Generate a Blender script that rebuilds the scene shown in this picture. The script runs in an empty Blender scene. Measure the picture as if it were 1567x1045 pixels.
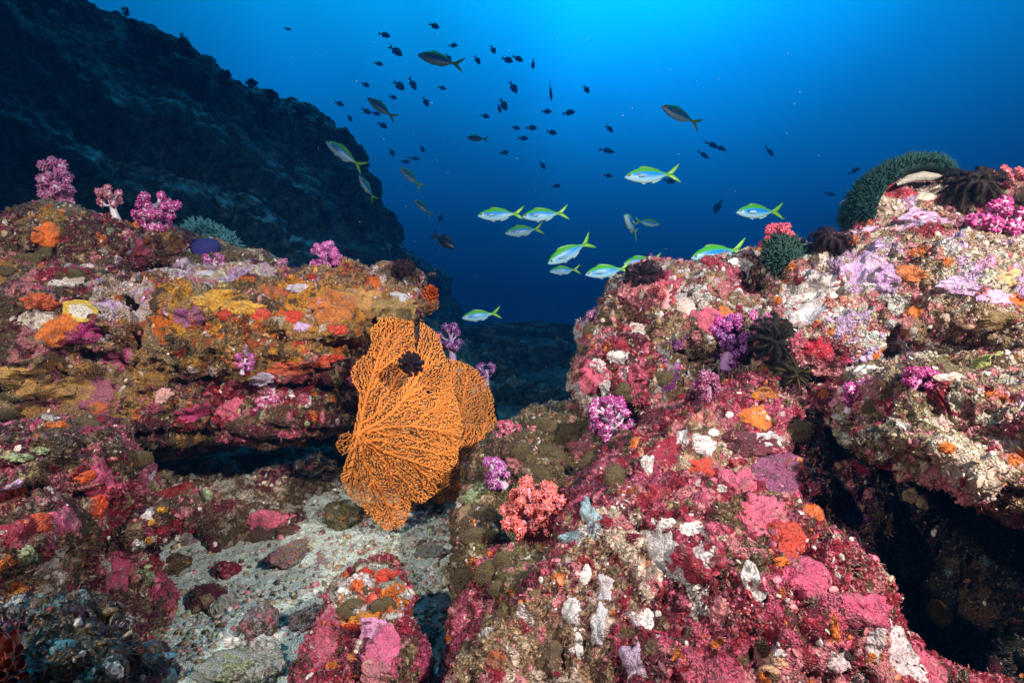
import bpy, math, random
import numpy as np
from mathutils import Vector, Matrix, kdtree

C = bpy.context.scene.collection
SC = bpy.context.scene
random.seed(5)
RNG = np.random.default_rng(7)

# ------------------------------------------------------------------ camera
F = 934.0                                   # focal length in photo pixels (photo 1567 wide)
cam = bpy.data.cameras.new('camera')
cam.sensor_width = 36.0
cam.lens = 36.0 * F / 1567.0
cam.clip_start = 0.02
cam.clip_end = 400.0
camo = bpy.data.objects.new('camera', cam)
C.objects.link(camo)
camo.location = (0, 0, 0)
camo.rotation_euler = (math.radians(90), 0, 0)
SC.camera = camo

# ------------------------------------------------------------------ world: open water lit from the surface
W = bpy.data.worlds.new('World')
SC.world = W
W.use_nodes = True
nt = W.node_tree
nt.nodes.clear()
def nd(tree, typ, **kw):
    n = tree.nodes.new(typ)
    for k, v in kw.items():
        setattr(n, k, v)
    return n
def ramp(tree, stops, interp='EASE'):
    r = tree.nodes.new('ShaderNodeValToRGB')
    r.color_ramp.interpolation = interp
    e = r.color_ramp.elements
    while len(e) < len(stops):
        e.new(0.5)
    for i, (p, c) in enumerate(stops):
        e[i].position = p
        e[i].color = (*c, 1) if len(c) == 3 else c
    return r
out = nd(nt, 'ShaderNodeOutputWorld')
bg = nd(nt, 'ShaderNodeBackground')
tc = nd(nt, 'ShaderNodeTexCoord')
SUN_DIR = Vector((0.13, 0.80, 0.66)).normalized()    # where the glow of the sun stands in the water
sep = nd(nt, 'ShaderNodeSeparateXYZ')
nrm = nd(nt, 'ShaderNodeVectorMath', operation='NORMALIZE')
nt.links.new(tc.outputs['Generated'], nrm.inputs[0])
nt.links.new(nrm.outputs[0], sep.inputs[0])
mr = nd(nt, 'ShaderNodeMapRange')
mr.inputs['From Min'].default_value = -0.5
mr.inputs['From Max'].default_value = 1.0
nt.links.new(sep.outputs['Z'], mr.inputs['Value'])
rp = ramp(nt, [(0.0, (0.0003, 0.002, 0.008)), (0.30, (0.0003, 0.004, 0.016)), (0.39, (0.0003, 0.015, 0.060)),
               (0.455, (0.0003, 0.070, 0.25)), (0.52, (0.0003, 0.165, 0.54)), (0.59, (0.0004, 0.28, 0.86)), (0.66, (0.0006, 0.42, 1.05)), (1.0, (0.02, 0.70, 1.15))], 'LINEAR')
nt.links.new(mr.outputs[0], rp.inputs[0])
dt = nd(nt, 'ShaderNodeVectorMath', operation='DOT_PRODUCT')
nt.links.new(nrm.outputs[0], dt.inputs[0])
dt.inputs[1].default_value = SUN_DIR
gl = ramp(nt, [(0.0, (0.05,) * 3), (0.40, (0.15,) * 3), (0.66, (0.36,) * 3), (0.80, (0.68,) * 3), (0.90, (1.03,) * 3), (0.95, (1.5,) * 3), (1.0, (2.5,) * 3)], 'LINEAR')
nt.links.new(dt.outputs['Value'], gl.inputs[0])
mx = nd(nt, 'ShaderNodeMix', data_type='RGBA', blend_type='MULTIPLY')
mx.inputs[0].default_value = 1.0
nt.links.new(rp.outputs[0], mx.inputs[6])
nt.links.new(gl.outputs[0], mx.inputs[7])
# faint unevenness of the water's brightness
wn = nd(nt, 'ShaderNodeTexNoise')
wn.inputs['Scale'].default_value = 2.2
wn.inputs['Detail'].default_value = 3
nt.links.new(nrm.outputs[0], wn.inputs['Vector'])
wr = ramp(nt, [(0.3, (0.86, 0.86, 0.86)), (0.7, (1.12, 1.12, 1.12))], 'LINEAR')
nt.links.new(wn.outputs['Fac'], wr.inputs[0])
mx2 = nd(nt, 'ShaderNodeMix', data_type='RGBA', blend_type='MULTIPLY')
mx2.inputs[0].default_value = 1.0
nt.links.new(mx.outputs[2], mx2.inputs[6])
nt.links.new(wr.outputs[0], mx2.inputs[7])
# a broad darker shaft in the water between two brighter ones
xr = nd(nt, 'ShaderNodeMapRange')
xr.inputs['From Min'].default_value = -1.0
xr.inputs['From Max'].default_value = 1.0
nt.links.new(sep.outputs['X'], xr.inputs['Value'])
xb = ramp(nt, [(0.0, (1, 1, 1)), (0.33, (1, 1, 1)), (0.385, (0.80,) * 3), (0.44, (0.72,) * 3), (0.50, (0.78,) * 3), (0.545, (1, 1, 1)), (1.0, (1, 1, 1))], 'LINEAR')
nt.links.new(xr.outputs[0], xb.inputs[0])
mx3 = nd(nt, 'ShaderNodeMix', data_type='RGBA', blend_type='MULTIPLY')
mx3.inputs[0].default_value = 1.0
nt.links.new(mx2.outputs[2], mx3.inputs[6])
nt.links.new(xb.outputs[0], mx3.inputs[7])
nt.links.new(mx3.outputs[2], bg.inputs['Color'])
bg.inputs['Strength'].default_value = 0.97
nt.links.new(bg.outputs[0], out.inputs[0])

# ------------------------------------------------------------------ light: daylight through the surface, and the photographer's two strobes
def lamp(name, typ, loc, target, energy, color, **kw):
    l = bpy.data.lights.new(name, typ)
    l.energy = energy
    l.color = color
    for k, v in kw.items():
        setattr(l, k, v)
    o = bpy.data.objects.new(name, l)
    C.objects.link(o)
    o.location = loc
    o.rotation_euler = (Vector(target) - Vector(loc)).to_track_quat('-Z', 'Y').to_euler()
    return o
lamp('sun', 'SUN', (0, 0, 10), Vector((0, 0, 10)) - Vector((0.10, 0.25, 1.0)), 0.42, (0.05, 0.60, 1.0), angle=math.radians(25))
lamp('strobe', 'SPOT', (-1.02, -0.12, 0.78), (-0.36, 1.35, -0.04), 118, (1.0, 0.94, 0.86), shadow_soft_size=0.04, spot_size=math.radians(78), spot_blend=0.7)
lamp('strobe', 'SPOT', (1.10, -0.28, 0.80), (0.60, 1.25, 0.02), 285, (1.0, 0.93, 0.85), shadow_soft_size=0.04, spot_size=math.radians(84), spot_blend=0.8)

SC.view_settings.view_transform = 'Standard'
SC.view_settings.look = 'None'
SC.view_settings.exposure = 0.0
SC.view_settings.gamma = 1.0
SC.cycles.use_denoising = True
SC.cycles.max_bounces = 6
SC.cycles.volume_bounces = 1
SC.cycles.diffuse_bounces = 2
SC.cycles.glossy_bounces = 2
SC.cycles.transparent_max_bounces = 6
SC.cycles.sample_clamp_indirect = 4.0

# ------------------------------------------------------------------ helpers
def P(px, py, Y):
    return np.array([(px - 783.5) / F * Y, Y, (522.5 - py) / F * Y])

def _h(ix, iy, iz, seed):
    h = (ix.astype(np.uint32) * np.uint32(374761393) + iy.astype(np.uint32) * np.uint32(668265263)
         + iz.astype(np.uint32) * np.uint32(2147483647) + np.uint32((seed * 974711) & 0xffffffff))
    h = (h ^ (h >> np.uint32(13))) * np.uint32(1274126177)
    h = (h ^ (h >> np.uint32(16))) * np.uint32(2246822519)
    h = h ^ (h >> np.uint32(15))
    return h
def hf(ix, iy, iz, seed):
    return _h(ix, iy, iz, seed).astype(np.float32) / np.float32(4294967295.0)

def vnoise(p, seed=0):
    i = np.floor(p).astype(np.int64)
    f = (p - i).astype(np.float32)
    f = f * f * (3 - 2 * f)
    r = 0
    for dx in (0, 1):
        wx = f[:, 0] if dx else 1 - f[:, 0]
        for dy in (0, 1):
            wy = f[:, 1] if dy else 1 - f[:, 1]
            for dz in (0, 1):
                wz = f[:, 2] if dz else 1 - f[:, 2]
                r = r + wx * wy * wz * hf(i[:, 0] + dx, i[:, 1] + dy, i[:, 2] + dz, seed)
    return r * 2 - 1
def fbm(p, freq, octv=4, seed=0, gain=0.5, ridged=False):
    a, s, r = 1.0, 0.0, 0
    for o in range(octv):
        n = vnoise(p * freq + 17.3 * o, seed + o * 13)
        if ridged:
            n = 1 - 2 * np.abs(n)
        r = r + a * n
        s += a
        a *= gain
        freq *= 2.03
    return r / s
def worley(p, freq, seed=0):
    q = p * freq
    i = np.floor(q).astype(np.int64)
    n = len(p)
    f1 = np.full(n, 9.0, np.float32)
    f2 = np.full(n, 9.0, np.float32)
    cid = np.zeros(n, np.uint32)
    for dx in (-1, 0, 1):
        for dy in (-1, 0, 1):
            for dz in (-1, 0, 1):
                cx, cy, cz = i[:, 0] + dx, i[:, 1] + dy, i[:, 2] + dz
                h = _h(cx, cy, cz, seed)
                ox = (h & np.uint32(1023)).astype(np.float32) / 1023.0
                oy = ((h >> np.uint32(10)) & np.uint32(1023)).astype(np.float32) / 1023.0
                oz = ((h >> np.uint32(20)) & np.uint32(1023)).astype(np.float32) / 1023.0
                d = np.sqrt((cx + ox - q[:, 0]) ** 2 + (cy + oy - q[:, 1]) ** 2 + (cz + oz - q[:, 2]) ** 2).astype(np.float32)
                closer = d < f1
                f2 = np.where(closer, f1, np.minimum(f2, d))
                cid = np.where(closer, h, cid)
                f1 = np.where(closer, d, f1)
    return f1, f2, cid
def cid_rand(cid, k):
    z = np.zeros_like(cid)
    return hf(cid.astype(np.int64), z.astype(np.int64) + k, z.astype(np.int64), 91 + k)

def smooth(e0, e1, x):
    t = np.clip((x - e0) / (e1 - e0), 0, 1)
    return t * t * (3 - 2 * t)

# ---- meshes
def mesh_obj(name, V, faces, mat=None, parent=None, col=None, smooth_=True):
    """V (n,3) array; faces either an (m,k) array or a list of index tuples."""
    me = bpy.data.meshes.new(name)
    V = np.asarray(V, np.float32)
    if isinstance(faces, np.ndarray):
        m, k = faces.shape
        me.vertices.add(len(V))
        me.vertices.foreach_set('co', V.ravel())
        me.loops.add(m * k)
        me.loops.foreach_set('vertex_index', faces.astype(np.int32).ravel())
        me.polygons.add(m)
        me.polygons.foreach_set('loop_start', np.arange(0, m * k, k, dtype=np.int32))
        me.update(calc_edges=True)
    else:
        me.from_pydata(V.tolist(), [], faces)
    if smooth_:
        me.polygons.foreach_set('use_smooth', np.ones(len(me.polygons), bool))
    if col is not None:
        a = me.attributes.new('Col', 'FLOAT_COLOR', 'POINT')
        c = np.ones((len(V), 4), np.float32)
        c[:, :3] = col
        a.data.foreach_set('color', c.ravel())
    me.validate()
    o = bpy.data.objects.new(name, me)
    C.objects.link(o)
    if mat:
        me.materials.append(mat)
    if parent is not None:
        o.parent = parent
    return o

def tag(o, label=None, cat=None, group=None, kind=None):
    if label: o['label'] = label
    if cat: o['category'] = cat
    if group: o['group'] = group
    if kind: o['kind'] = kind
    return o

def empty(name, loc, label, cat, group=None, rot=None):
    o = bpy.data.objects.new(name, None)
    o.empty_display_size = 0.02
    C.objects.link(o)
    o.location = loc
    if rot is not None:
        o.rotation_euler = rot
    return tag(o, label, cat, group)

class MB:
    """collects pieces (all quads or tris stored as quads) with colours into one mesh"""
    def __init__(s):
        s.V, s.F, s.C, s.n = [], [], [], 0
    def add(s, V, Fq, col):
        V = np.asarray(V, np.float32)
        s.V.append(V)
        s.F.append(np.asarray(Fq, np.int64) + s.n)
        c = np.asarray(col, np.float32)
        s.C.append(np.broadcast_to(c, (len(V), 3)) if c.ndim == 1 else c)
        s.n += len(V)
    def build(s, name, mat, parent=None, smooth_=True):
        V = np.concatenate(s.V)
        col = np.concatenate(s.C)
        ks = {f.shape[1] for f in s.F}
        if len(ks) == 1:
            Fa = np.concatenate(s.F)
        else:
            Fa = [tuple(r) for f in s.F for r in f.tolist()]
        return mesh_obj(name, V, Fa, mat, parent, col, smooth_)

def tube(pts, rad, sides=6, cap=True):
    pts = np.asarray(pts, float)
    n = len(pts)
    rad = np.broadcast_to(np.asarray(rad, float), (n,))
    t = np.gradient(pts, axis=0)
    t /= np.linalg.norm(t, axis=1, keepdims=True) + 1e-12
    ref = np.array([0.31, 0.22, 0.93]) if abs(t[:, 2]).mean() < 0.8 else np.array([0.93, 0.31, 0.2])
    a = np.cross(t, ref)
    a /= np.linalg.norm(a, axis=1, keepdims=True) + 1e-12
    b = np.cross(t, a)
    th = np.arange(sides) * 2 * math.pi / sides
    V = pts[:, None, :] + rad[:, None, None] * (np.cos(th)[None, :, None] * a[:, None, :] + np.sin(th)[None, :, None] * b[:, None, :])
    V = V.reshape(-1, 3)
    i = np.arange(n - 1)[:, None] * sides
    j = np.arange(sides)[None, :]
    j2 = (j + 1) % sides
    Fq = np.stack([i + j, i + j2, i + sides + j2, i + sides + j], -1).reshape(-1, 4)
    if cap:
        V = np.vstack([V, pts[-1] + t[-1] * rad[-1] * 0.8])
        k = len(V) - 1
        jj = np.arange(sides)
        Fc = np.stack([(n - 1) * sides + jj, (n - 1) * sides + (jj + 1) % sides, np.full(sides, k), np.full(sides, k)], -1)
        Fq = np.vstack([Fq, Fc])
    return V, Fq
# note: capped tubes hold degenerate quads (last two equal); clean_quads turns them into tris
def clean(Fq):
    return [tuple(r[:3]) if r[2] == r[3] else tuple(r) for r in Fq.tolist()]

def uvsphere(nu=8, nv=5):
    V = [[0, 0, 1]]
    for i in range(1, nv):
        ph = math.pi * i / nv
        for j in range(nu):
            th = 2 * math.pi * j / nu
            V.append([math.sin(ph) * math.cos(th), math.sin(ph) * math.sin(th), math.cos(ph)])
    V.append([0, 0, -1])
    Fq = []
    for j in range(nu):
        Fq.append([0, 1 + j, 1 + (j + 1) % nu, 1 + (j + 1) % nu])
    for i in range(nv - 2):
        for j in range(nu):
            a = 1 + i * nu
            Fq.append([a + j, a + nu + j, a + nu + (j + 1) % nu, a + (j + 1) % nu])
    a = 1 + (nv - 2) * nu
    k = len(V) - 1
    for j in range(nu):
        Fq.append([a + j, k, a + (j + 1) % nu, a + (j + 1) % nu])
    return np.array(V, float), np.array(Fq)
def hemi_tris(nu=6, nv=3):
    """closed-top dome as triangles"""
    V = [[0, 0, 1]]
    for i in range(1, nv + 1):
        ph = math.pi * 0.55 * i / nv
        for j in range(nu):
            th = 2 * math.pi * (j + 0.5 * (i % 2)) / nu
            V.append([math.sin(ph) * math.cos(th), math.sin(ph) * math.sin(th), math.cos(ph)])
    T = []
    for j in range(nu):
        T.append([0, 1 + j, 1 + (j + 1) % nu])
    for i in range(nv - 1):
        a, b = 1 + i * nu, 1 + (i + 1) * nu
        for j in range(nu):
            j2 = (j + 1) % nu
            T.append([a + j, b + j, b + j2])
            T.append([a + j, b + j2, a + j2])
    return np.array(V, float), np.array(T)

def frames(N):
    """(n,3) normals -> tangent frames"""
    N = np.asarray(N, float)
    r = np.where(np.abs(N[:, 2:3]) < 0.9, np.array([[0, 0, 1.0]]), np.array([[1.0, 0, 0]]))
    a = np.cross(N, r)
    a /= np.linalg.norm(a, axis=1, keepdims=True) + 1e-12
    b = np.cross(N, a)
    return a, b

# ---- materials: one family, reading the colour attribute and adding grain
def reef_mat(name, rough=0.6, bump=0.35, scale=260.0, speck=0.35, spec=0.35, dist=0.004, sub=0.0, grain=0.0):
    m = bpy.data.materials.new(name)
    m.use_nodes = True
    t = m.node_tree
    b = t.nodes['Principled BSDF']
    at = nd(t, 'ShaderNodeAttribute', attribute_name='Col')
    tcn = nd(t, 'ShaderNodeTexCoord')
    n1 = nd(t, 'ShaderNodeTexNoise')
    n1.inputs['Scale'].default_value = scale
    n1.inputs['Detail'].default_value = 3
    n1.inputs['Roughness'].default_value = 0.7
    t.links.new(tcn.outputs['Object'], n1.inputs['Vector'])
    r1 = ramp(t, [(0.28, (1 - speck * 1.4,) * 3), (0.5, (1, 1, 1)), (0.72, (1 + speck * 1.3,) * 3)], 'LINEAR')
    t.links.new(n1.outputs['Fac'], r1.inputs[0])
    mu = nd(t, 'ShaderNodeMix', data_type='RGBA', blend_type='MULTIPLY')
    mu.inputs[0].default_value = 1.0
    t.links.new(at.outputs['Color'], mu.inputs[6])
    t.links.new(r1.outputs[0], mu.inputs[7])
    last = mu.outputs[2]
    if grain > 0:                              # grains of crust: small cells, some dark turf, some pale shell
        vc = nd(t, 'ShaderNodeTexVoronoi')
        vc.inputs['Scale'].default_value = scale * 0.75
        vc.inputs['Randomness'].default_value = 1.0
        wv = nd(t, 'ShaderNodeVectorMath', operation='MULTIPLY_ADD')
        wv.inputs[1].default_value = (0.004, 0.004, 0.004)
        t.links.new(n1.outputs['Color'], wv.inputs[0])
        t.links.new(tcn.outputs['Object'], wv.inputs[2])
        t.links.new(wv.outputs[0], vc.inputs['Vector'])
        sp_ = nd(t, 'ShaderNodeSeparateColor')
        t.links.new(vc.outputs['Color'], sp_.inputs[0])
        rg = ramp(t, [(0.0, (0.10, 0.08, 0.08)), (0.22, (0.24, 0.20, 0.19)), (0.42, (0.74, 0.70, 0.68)), (0.75, (1.04, 1.0, 0.98)), (1.0, (1.38, 1.34, 1.28))], 'LINEAR')
        t.links.new(sp_.outputs[0], rg.inputs[0])
        m2 = nd(t, 'ShaderNodeMix', data_type='RGBA', blend_type='MULTIPLY')
        gz = nd(t, 'ShaderNodeTexNoise')          # smooth crust in some places, rough turf in others
        gz.inputs['Scale'].default_value = 11
        gz.inputs['Detail'].default_value = 4
        t.links.new(tcn.outputs['Object'], gz.inputs['Vector'])
        gr_ = nd(t, 'ShaderNodeMapRange')
        gr_.inputs['From Min'].default_value = 0.38
        gr_.inputs['From Max'].default_value = 0.60
        gr_.inputs['To Min'].default_value = grain * 0.25
        gr_.inputs['To Max'].default_value = min(1.0, grain * 1.45)
        t.links.new(gz.outputs['Fac'], gr_.inputs['Value'])
        t.links.new(gr_.outputs[0], m2.inputs[0])
        t.links.new(last, m2.inputs[6])
        t.links.new(rg.outputs[0], m2.inputs[7])
        gt = nd(t, 'ShaderNodeMath', operation='GREATER_THAN')
        gt.inputs[1].default_value = 0.968
        t.links.new(sp_.outputs[1], gt.inputs[0])
        gm = nd(t, 'ShaderNodeMath', operation='MULTIPLY')
        gm.inputs[1].default_value = 0.6 * grain
        t.links.new(gt.outputs[0], gm.inputs[0])
        m3 = nd(t, 'ShaderNodeMix', data_type='RGBA')
        t.links.new(gm.outputs[0], m3.inputs[0])
        t.links.new(m2.outputs[2], m3.inputs[6])
        m3.inputs[7].default_value = (0.60, 0.50, 0.42, 1)
        last = m3.outputs[2]
    t.links.new(last, b.inputs['Base Color'])
    b.inputs['Roughness'].default_value = rough
    b.inputs['Specular IOR Level'].default_value = spec
    if bump > 0:
        v = nd(t, 'ShaderNodeTexVoronoi')
        v.inputs['Scale'].default_value = scale * 0.8
        t.links.new(tcn.outputs['Object'], v.inputs['Vector'])
        ad = nd(t, 'ShaderNodeMath', operation='SUBTRACT')
        t.links.new(n1.outputs['Fac'], ad.inputs[0])
        t.links.new(v.outputs['Distance'], ad.inputs[1])
        bp = nd(t, 'ShaderNodeBump')
        bp.inputs['Strength'].default_value = bump
        bp.inputs['Distance'].default_value = dist
        t.links.new(ad.outputs[0], bp.inputs['Height'])
        t.links.new(bp.outputs[0], b.inputs['Normal'])
    if sub > 0:
        b.inputs['Subsurface Weight'].default_value = sub
        b.inputs['Subsurface Radius'].default_value = (0.01, 0.005, 0.004)
        b.inputs['Subsurface Scale'].default_value = 0.5
    return m
M_ROCK = reef_mat('reef_crust', 0.40, 1.0, 380, 0.35, 0.5, 0.006, 0.0, 0.6)
M_BITS = reef_mat('crust_bits', 0.38, 0.35, 600, 0.3, 0.5, 0.002, 0.0, 0.5)
M_PATCH = reef_mat('encrusting_sponge', 0.48, 0.7, 420, 0.22, 0.45, 0.003, 0.0, 0.38)
M_CORAL = reef_mat('soft_coral', 0.5, 0.2, 700, 0.15, 0.4, 0.001)
M_FAN = reef_mat('sea_fan', 0.6, 0.2, 800, 0.12, 0.3, 0.001)
M_DARK = reef_mat('feather_star', 0.6, 0.2, 600, 0.25, 0.25, 0.001)
M_FUZZ = reef_mat('polyp_cushion', 0.75, 0.6, 600, 0.3, 0.2, 0.003)
M_SAND = reef_mat('sand', 0.85, 0.8, 420, 0.45, 0.15, 0.004)
M_FAR = reef_mat('far_reef', 0.85, 1.0, 14, 0.6, 0.1, 0.10)
M_FISH = reef_mat('fish_skin', 0.32, 0.1, 900, 0.06, 0.5, 0.001)

# ------------------------------------------------------------------ rock modelling: blended ellipsoids -> surface nets -> subdivision -> relief
def surface_nets(D, origin, cell):
    s = D < 0
    nx, ny, nz = D.shape
    cnt = np.zeros((nx - 1, ny - 1, nz - 1), np.float32)
    acc = np.zeros((nx - 1, ny - 1, nz - 1, 3), np.float32)
    def sl(o, ax_ext):
        return tuple(slice(a, n - 1 + a) for a, n in zip(o, (nx, ny, nz)))
    for ax in range(3):
        others = [a for a in range(3) if a != ax]
        for u in (0, 1):
            for v in (0, 1):
                o0 = [0, 0, 0]
                o0[others[0]], o0[others[1]] = u, v
                o1 = list(o0)
                o1[ax] = 1
                A, B = D[sl(o0, 0)], D[sl(o1, 0)]
                cr = (A < 0) != (B < 0)
                tt = np.where(cr, A / np.where(cr, A - B, 1), 0)
                cnt += cr
                acc[..., ax] += np.where(cr, tt, 0)
                acc[..., others[0]] += cr * u
                acc[..., others[1]] += cr * v
    act = cnt > 0
    idx = np.full(cnt.shape, -1, np.int64)
    idx[act] = np.arange(act.sum())
    ijk = np.argwhere(act)
    V = (ijk + acc[act] / cnt[act][:, None]) * cell + origin
    Fs = []
    for ax in range(3):
        o = [a for a in range(3) if a != ax]
        sA = [slice(None)] * 3
        sB = [slice(None)] * 3
        sA[ax], sB[ax] = slice(0, -1), slice(1, None)
        cr = s[tuple(sA)] != s[tuple(sB)]
        e = np.argwhere(cr)
        ok = (e[:, o[0]] > 0) & (e[:, o[1]] > 0) & (e[:, o[0]] < D.shape[o[0]] - 1) & (e[:, o[1]] < D.shape[o[1]] - 1)
        e = e[ok]
        inside = s[tuple(e.T)]
        q = []
        for du, dv in ((-1, -1), (0, -1), (0, 0), (-1, 0)):
            c = e.copy()
            c[:, o[0]] += du
            c[:, o[1]] += dv
            q.append(idx[tuple(c.T)])
        q = np.stack(q, 1)
        flip = inside if ax != 1 else ~inside
        q = np.where(flip[:, None], q, q[:, ::-1])
        Fs.append(q)
    return V, np.concatenate(Fs)

def sdf_ell(p, c, r, roll):
    q = p - c
    if roll:
        a = math.radians(roll)
        x, z = q[:, 0] * math.cos(a) + q[:, 2] * math.sin(a), -q[:, 0] * math.sin(a) + q[:, 2] * math.cos(a)
        q = np.stack([x, q[:, 1], z], 1)
    k0 = np.linalg.norm(q / r, axis=1)
    k1 = np.linalg.norm(q / (r * r), axis=1) + 1e-9
    return k0 * (k0 - 1) / k1

def normals_of(V, Fq):
    d1 = V[Fq[:, 2]] - V[Fq[:, 0]]
    d2 = V[Fq[:, 3]] - V[Fq[:, 1]]
    n = np.cross(d1, d2)
    N = np.zeros_like(V)
    for k in range(4):
        for a in range(3):
            N[:, a] += np.bincount(Fq[:, k], n[:, a], minlength=len(V))
    N /= np.linalg.norm(N, axis=1, keepdims=True) + 1e-12
    return N

def rock_shape(prims, cell, k=0.03, warp=(0.02, 7.0), strata=0.0, sub=2, cut=()):
    """prims: (px, py, depth, rx px, ry px, rdepth m, roll)"""
    E = []
    for (px, py, Y, rx, ry, rz, roll) in prims:
        E.append((P(px, py, Y), np.array([rx / F * Y, rz, ry / F * Y]), roll))
    lo = np.min([c - max(r) for c, r, _ in E], 0) - 4 * cell - 2 * warp[0]
    hi = np.max([c + max(r) for c, r, _ in E], 0) + 4 * cell + 2 * warp[0]
    n = np.ceil((hi - lo) / cell).astype(int) + 1
    g = np.stack(np.meshgrid(*[np.arange(m) * cell for m in n], indexing='ij'), -1).reshape(-1, 3) + lo
    D = None
    for c, r, roll in E:
        d = sdf_ell(g, c, r, roll)
        if D is None:
            D = d
        else:
            h = np.clip(0.5 + 0.5 * (D - d) / k, 0, 1)
            D = D * (1 - h) + d * h - k * h * (1 - h)
    for (px, py, Y, rx, ry, rz, roll) in cut:
        d = -sdf_ell(g, P(px, py, Y), np.array([rx / F * Y, rz, ry / F * Y]), roll)
        D = np.maximum(D, d)
    near = np.abs(D) < 6 * cell + 3 * warp[0]
    gn = g[near]
    w = 1.25 * warp[0] * fbm(gn, warp[1], 4, 3, 0.6)
    f1, f2, _ = worley(gn + .02 * np.stack([vnoise(gn * 14, 5), vnoise(gn * 14, 6), vnoise(gn * 14, 7)], 1), warp[1] * 1.15, 8)
    w = w + 1.5 * warp[0] * (np.clip(f1, 0, 1) - .55)
    f1, f2, _ = worley(gn, warp[1] * 3.1, 9)
    w = w + .45 * warp[0] * (np.clip(f1, 0, 1) - .55)
    if strata:
        gz = g[near]
        ph = gz[:, 2] * 34 + 2.5 * vnoise(gz * 3.0, 77) + gz[:, 0] * 4
        sr = np.abs((ph % 2.0) - 1) * 2 - 1
        w = w + strata * sr * (0.4 + 0.6 * vnoise(gz * 5, 78))
    D[near] += w
    V, Fq = surface_nets(D.reshape(n), lo, cell)
    me = bpy.data.meshes.new('tmp')
    me.from_pydata(V.tolist(), [], Fq.tolist())
    o = bpy.data.objects.new('tmp', me)
    C.objects.link(o)
    md = o.modifiers.new('s', 'SUBSURF')
    md.levels = md.render_levels = sub
    dg = bpy.context.evaluated_depsgraph_get()
    ev = o.evaluated_get(dg).to_mesh()
    V = np.empty(len(ev.vertices) * 3, np.float32)
    ev.vertices.foreach_get('co', V)
    V = V.reshape(-1, 3).astype(float)
    L = np.empty(len(ev.loops), np.int32)
    ev.loops.foreach_get('vertex_index', L)
    Fq = L.reshape(-1, 4).astype(np.int64)
    o.evaluated_get(dg).to_mesh_clear()
    bpy.data.objects.remove(o)
    bpy.data.meshes.remove(me)
    return V, Fq

# colours of living crust; black puts shade into the cavity and corner rocks
PAL = {
    'pink': (0.56, 0.10, 0.17), 'rose': (0.60, 0.20, 0.22), 'hotpink': (0.52, 0.07, 0.15), 'crimson': (0.30, 0.015, 0.035),
    'maroon': (0.12, 0.015, 0.03), 'white': (0.72, 0.66, 0.64), 'cream': (0.62, 0.50, 0.38), 'tan': (0.36, 0.24, 0.13),
    'brown': (0.13, 0.075, 0.035), 'olive': (0.16, 0.13, 0.045), 'orange': (0.70, 0.17, 0.02), 'red': (0.55, 0.045, 0.02),
    'gold': (0.70, 0.32, 0.03), 'lilac': (0.60, 0.38, 0.62), 'magenta': (0.42, 0.035, 0.17), 'violet': (0.22, 0.04, 0.26),
    'ochre': (0.42, 0.22, 0.06), 'grey': (0.33, 0.33, 0.33), 'teal': (0.10, 0.22, 0.22), 'black': (0.02, 0.015, 0.015),
    'salmon': (0.66, 0.24, 0.18), 'sage': (0.36, 0.42, 0.22), 'rust': (0.40, 0.10, 0.03), 'peach': (0.66, 0.36, 0.22), 'silt': (0.40, 0.40, 0.33),
}
def pick(weights, u):
    names = list(weights)
    w = np.array([weights[n] for n in names], float)
    cw = np.cumsum(w / w.sum())
    return np.array([PAL[n] for n in names])[np.clip(np.searchsorted(cw, u), 0, len(names) - 1)]

def zone_weights(V, zones):
    """zones: (centre xyz, radius, palette); returns index of palette per vertex with noisy borders (0 = default)"""
    best = np.full(len(V), 1.0)
    z = np.zeros(len(V), int)
    nz = fbm(V, 14, 3, 55) * 0.45
    for i, (c, r, pal) in enumerate(zones):
        d = np.linalg.norm(V - c, axis=1) / r + nz
        m = d < best
        best[m] = d[m]
        z[m] = i + 1
    return z

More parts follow.
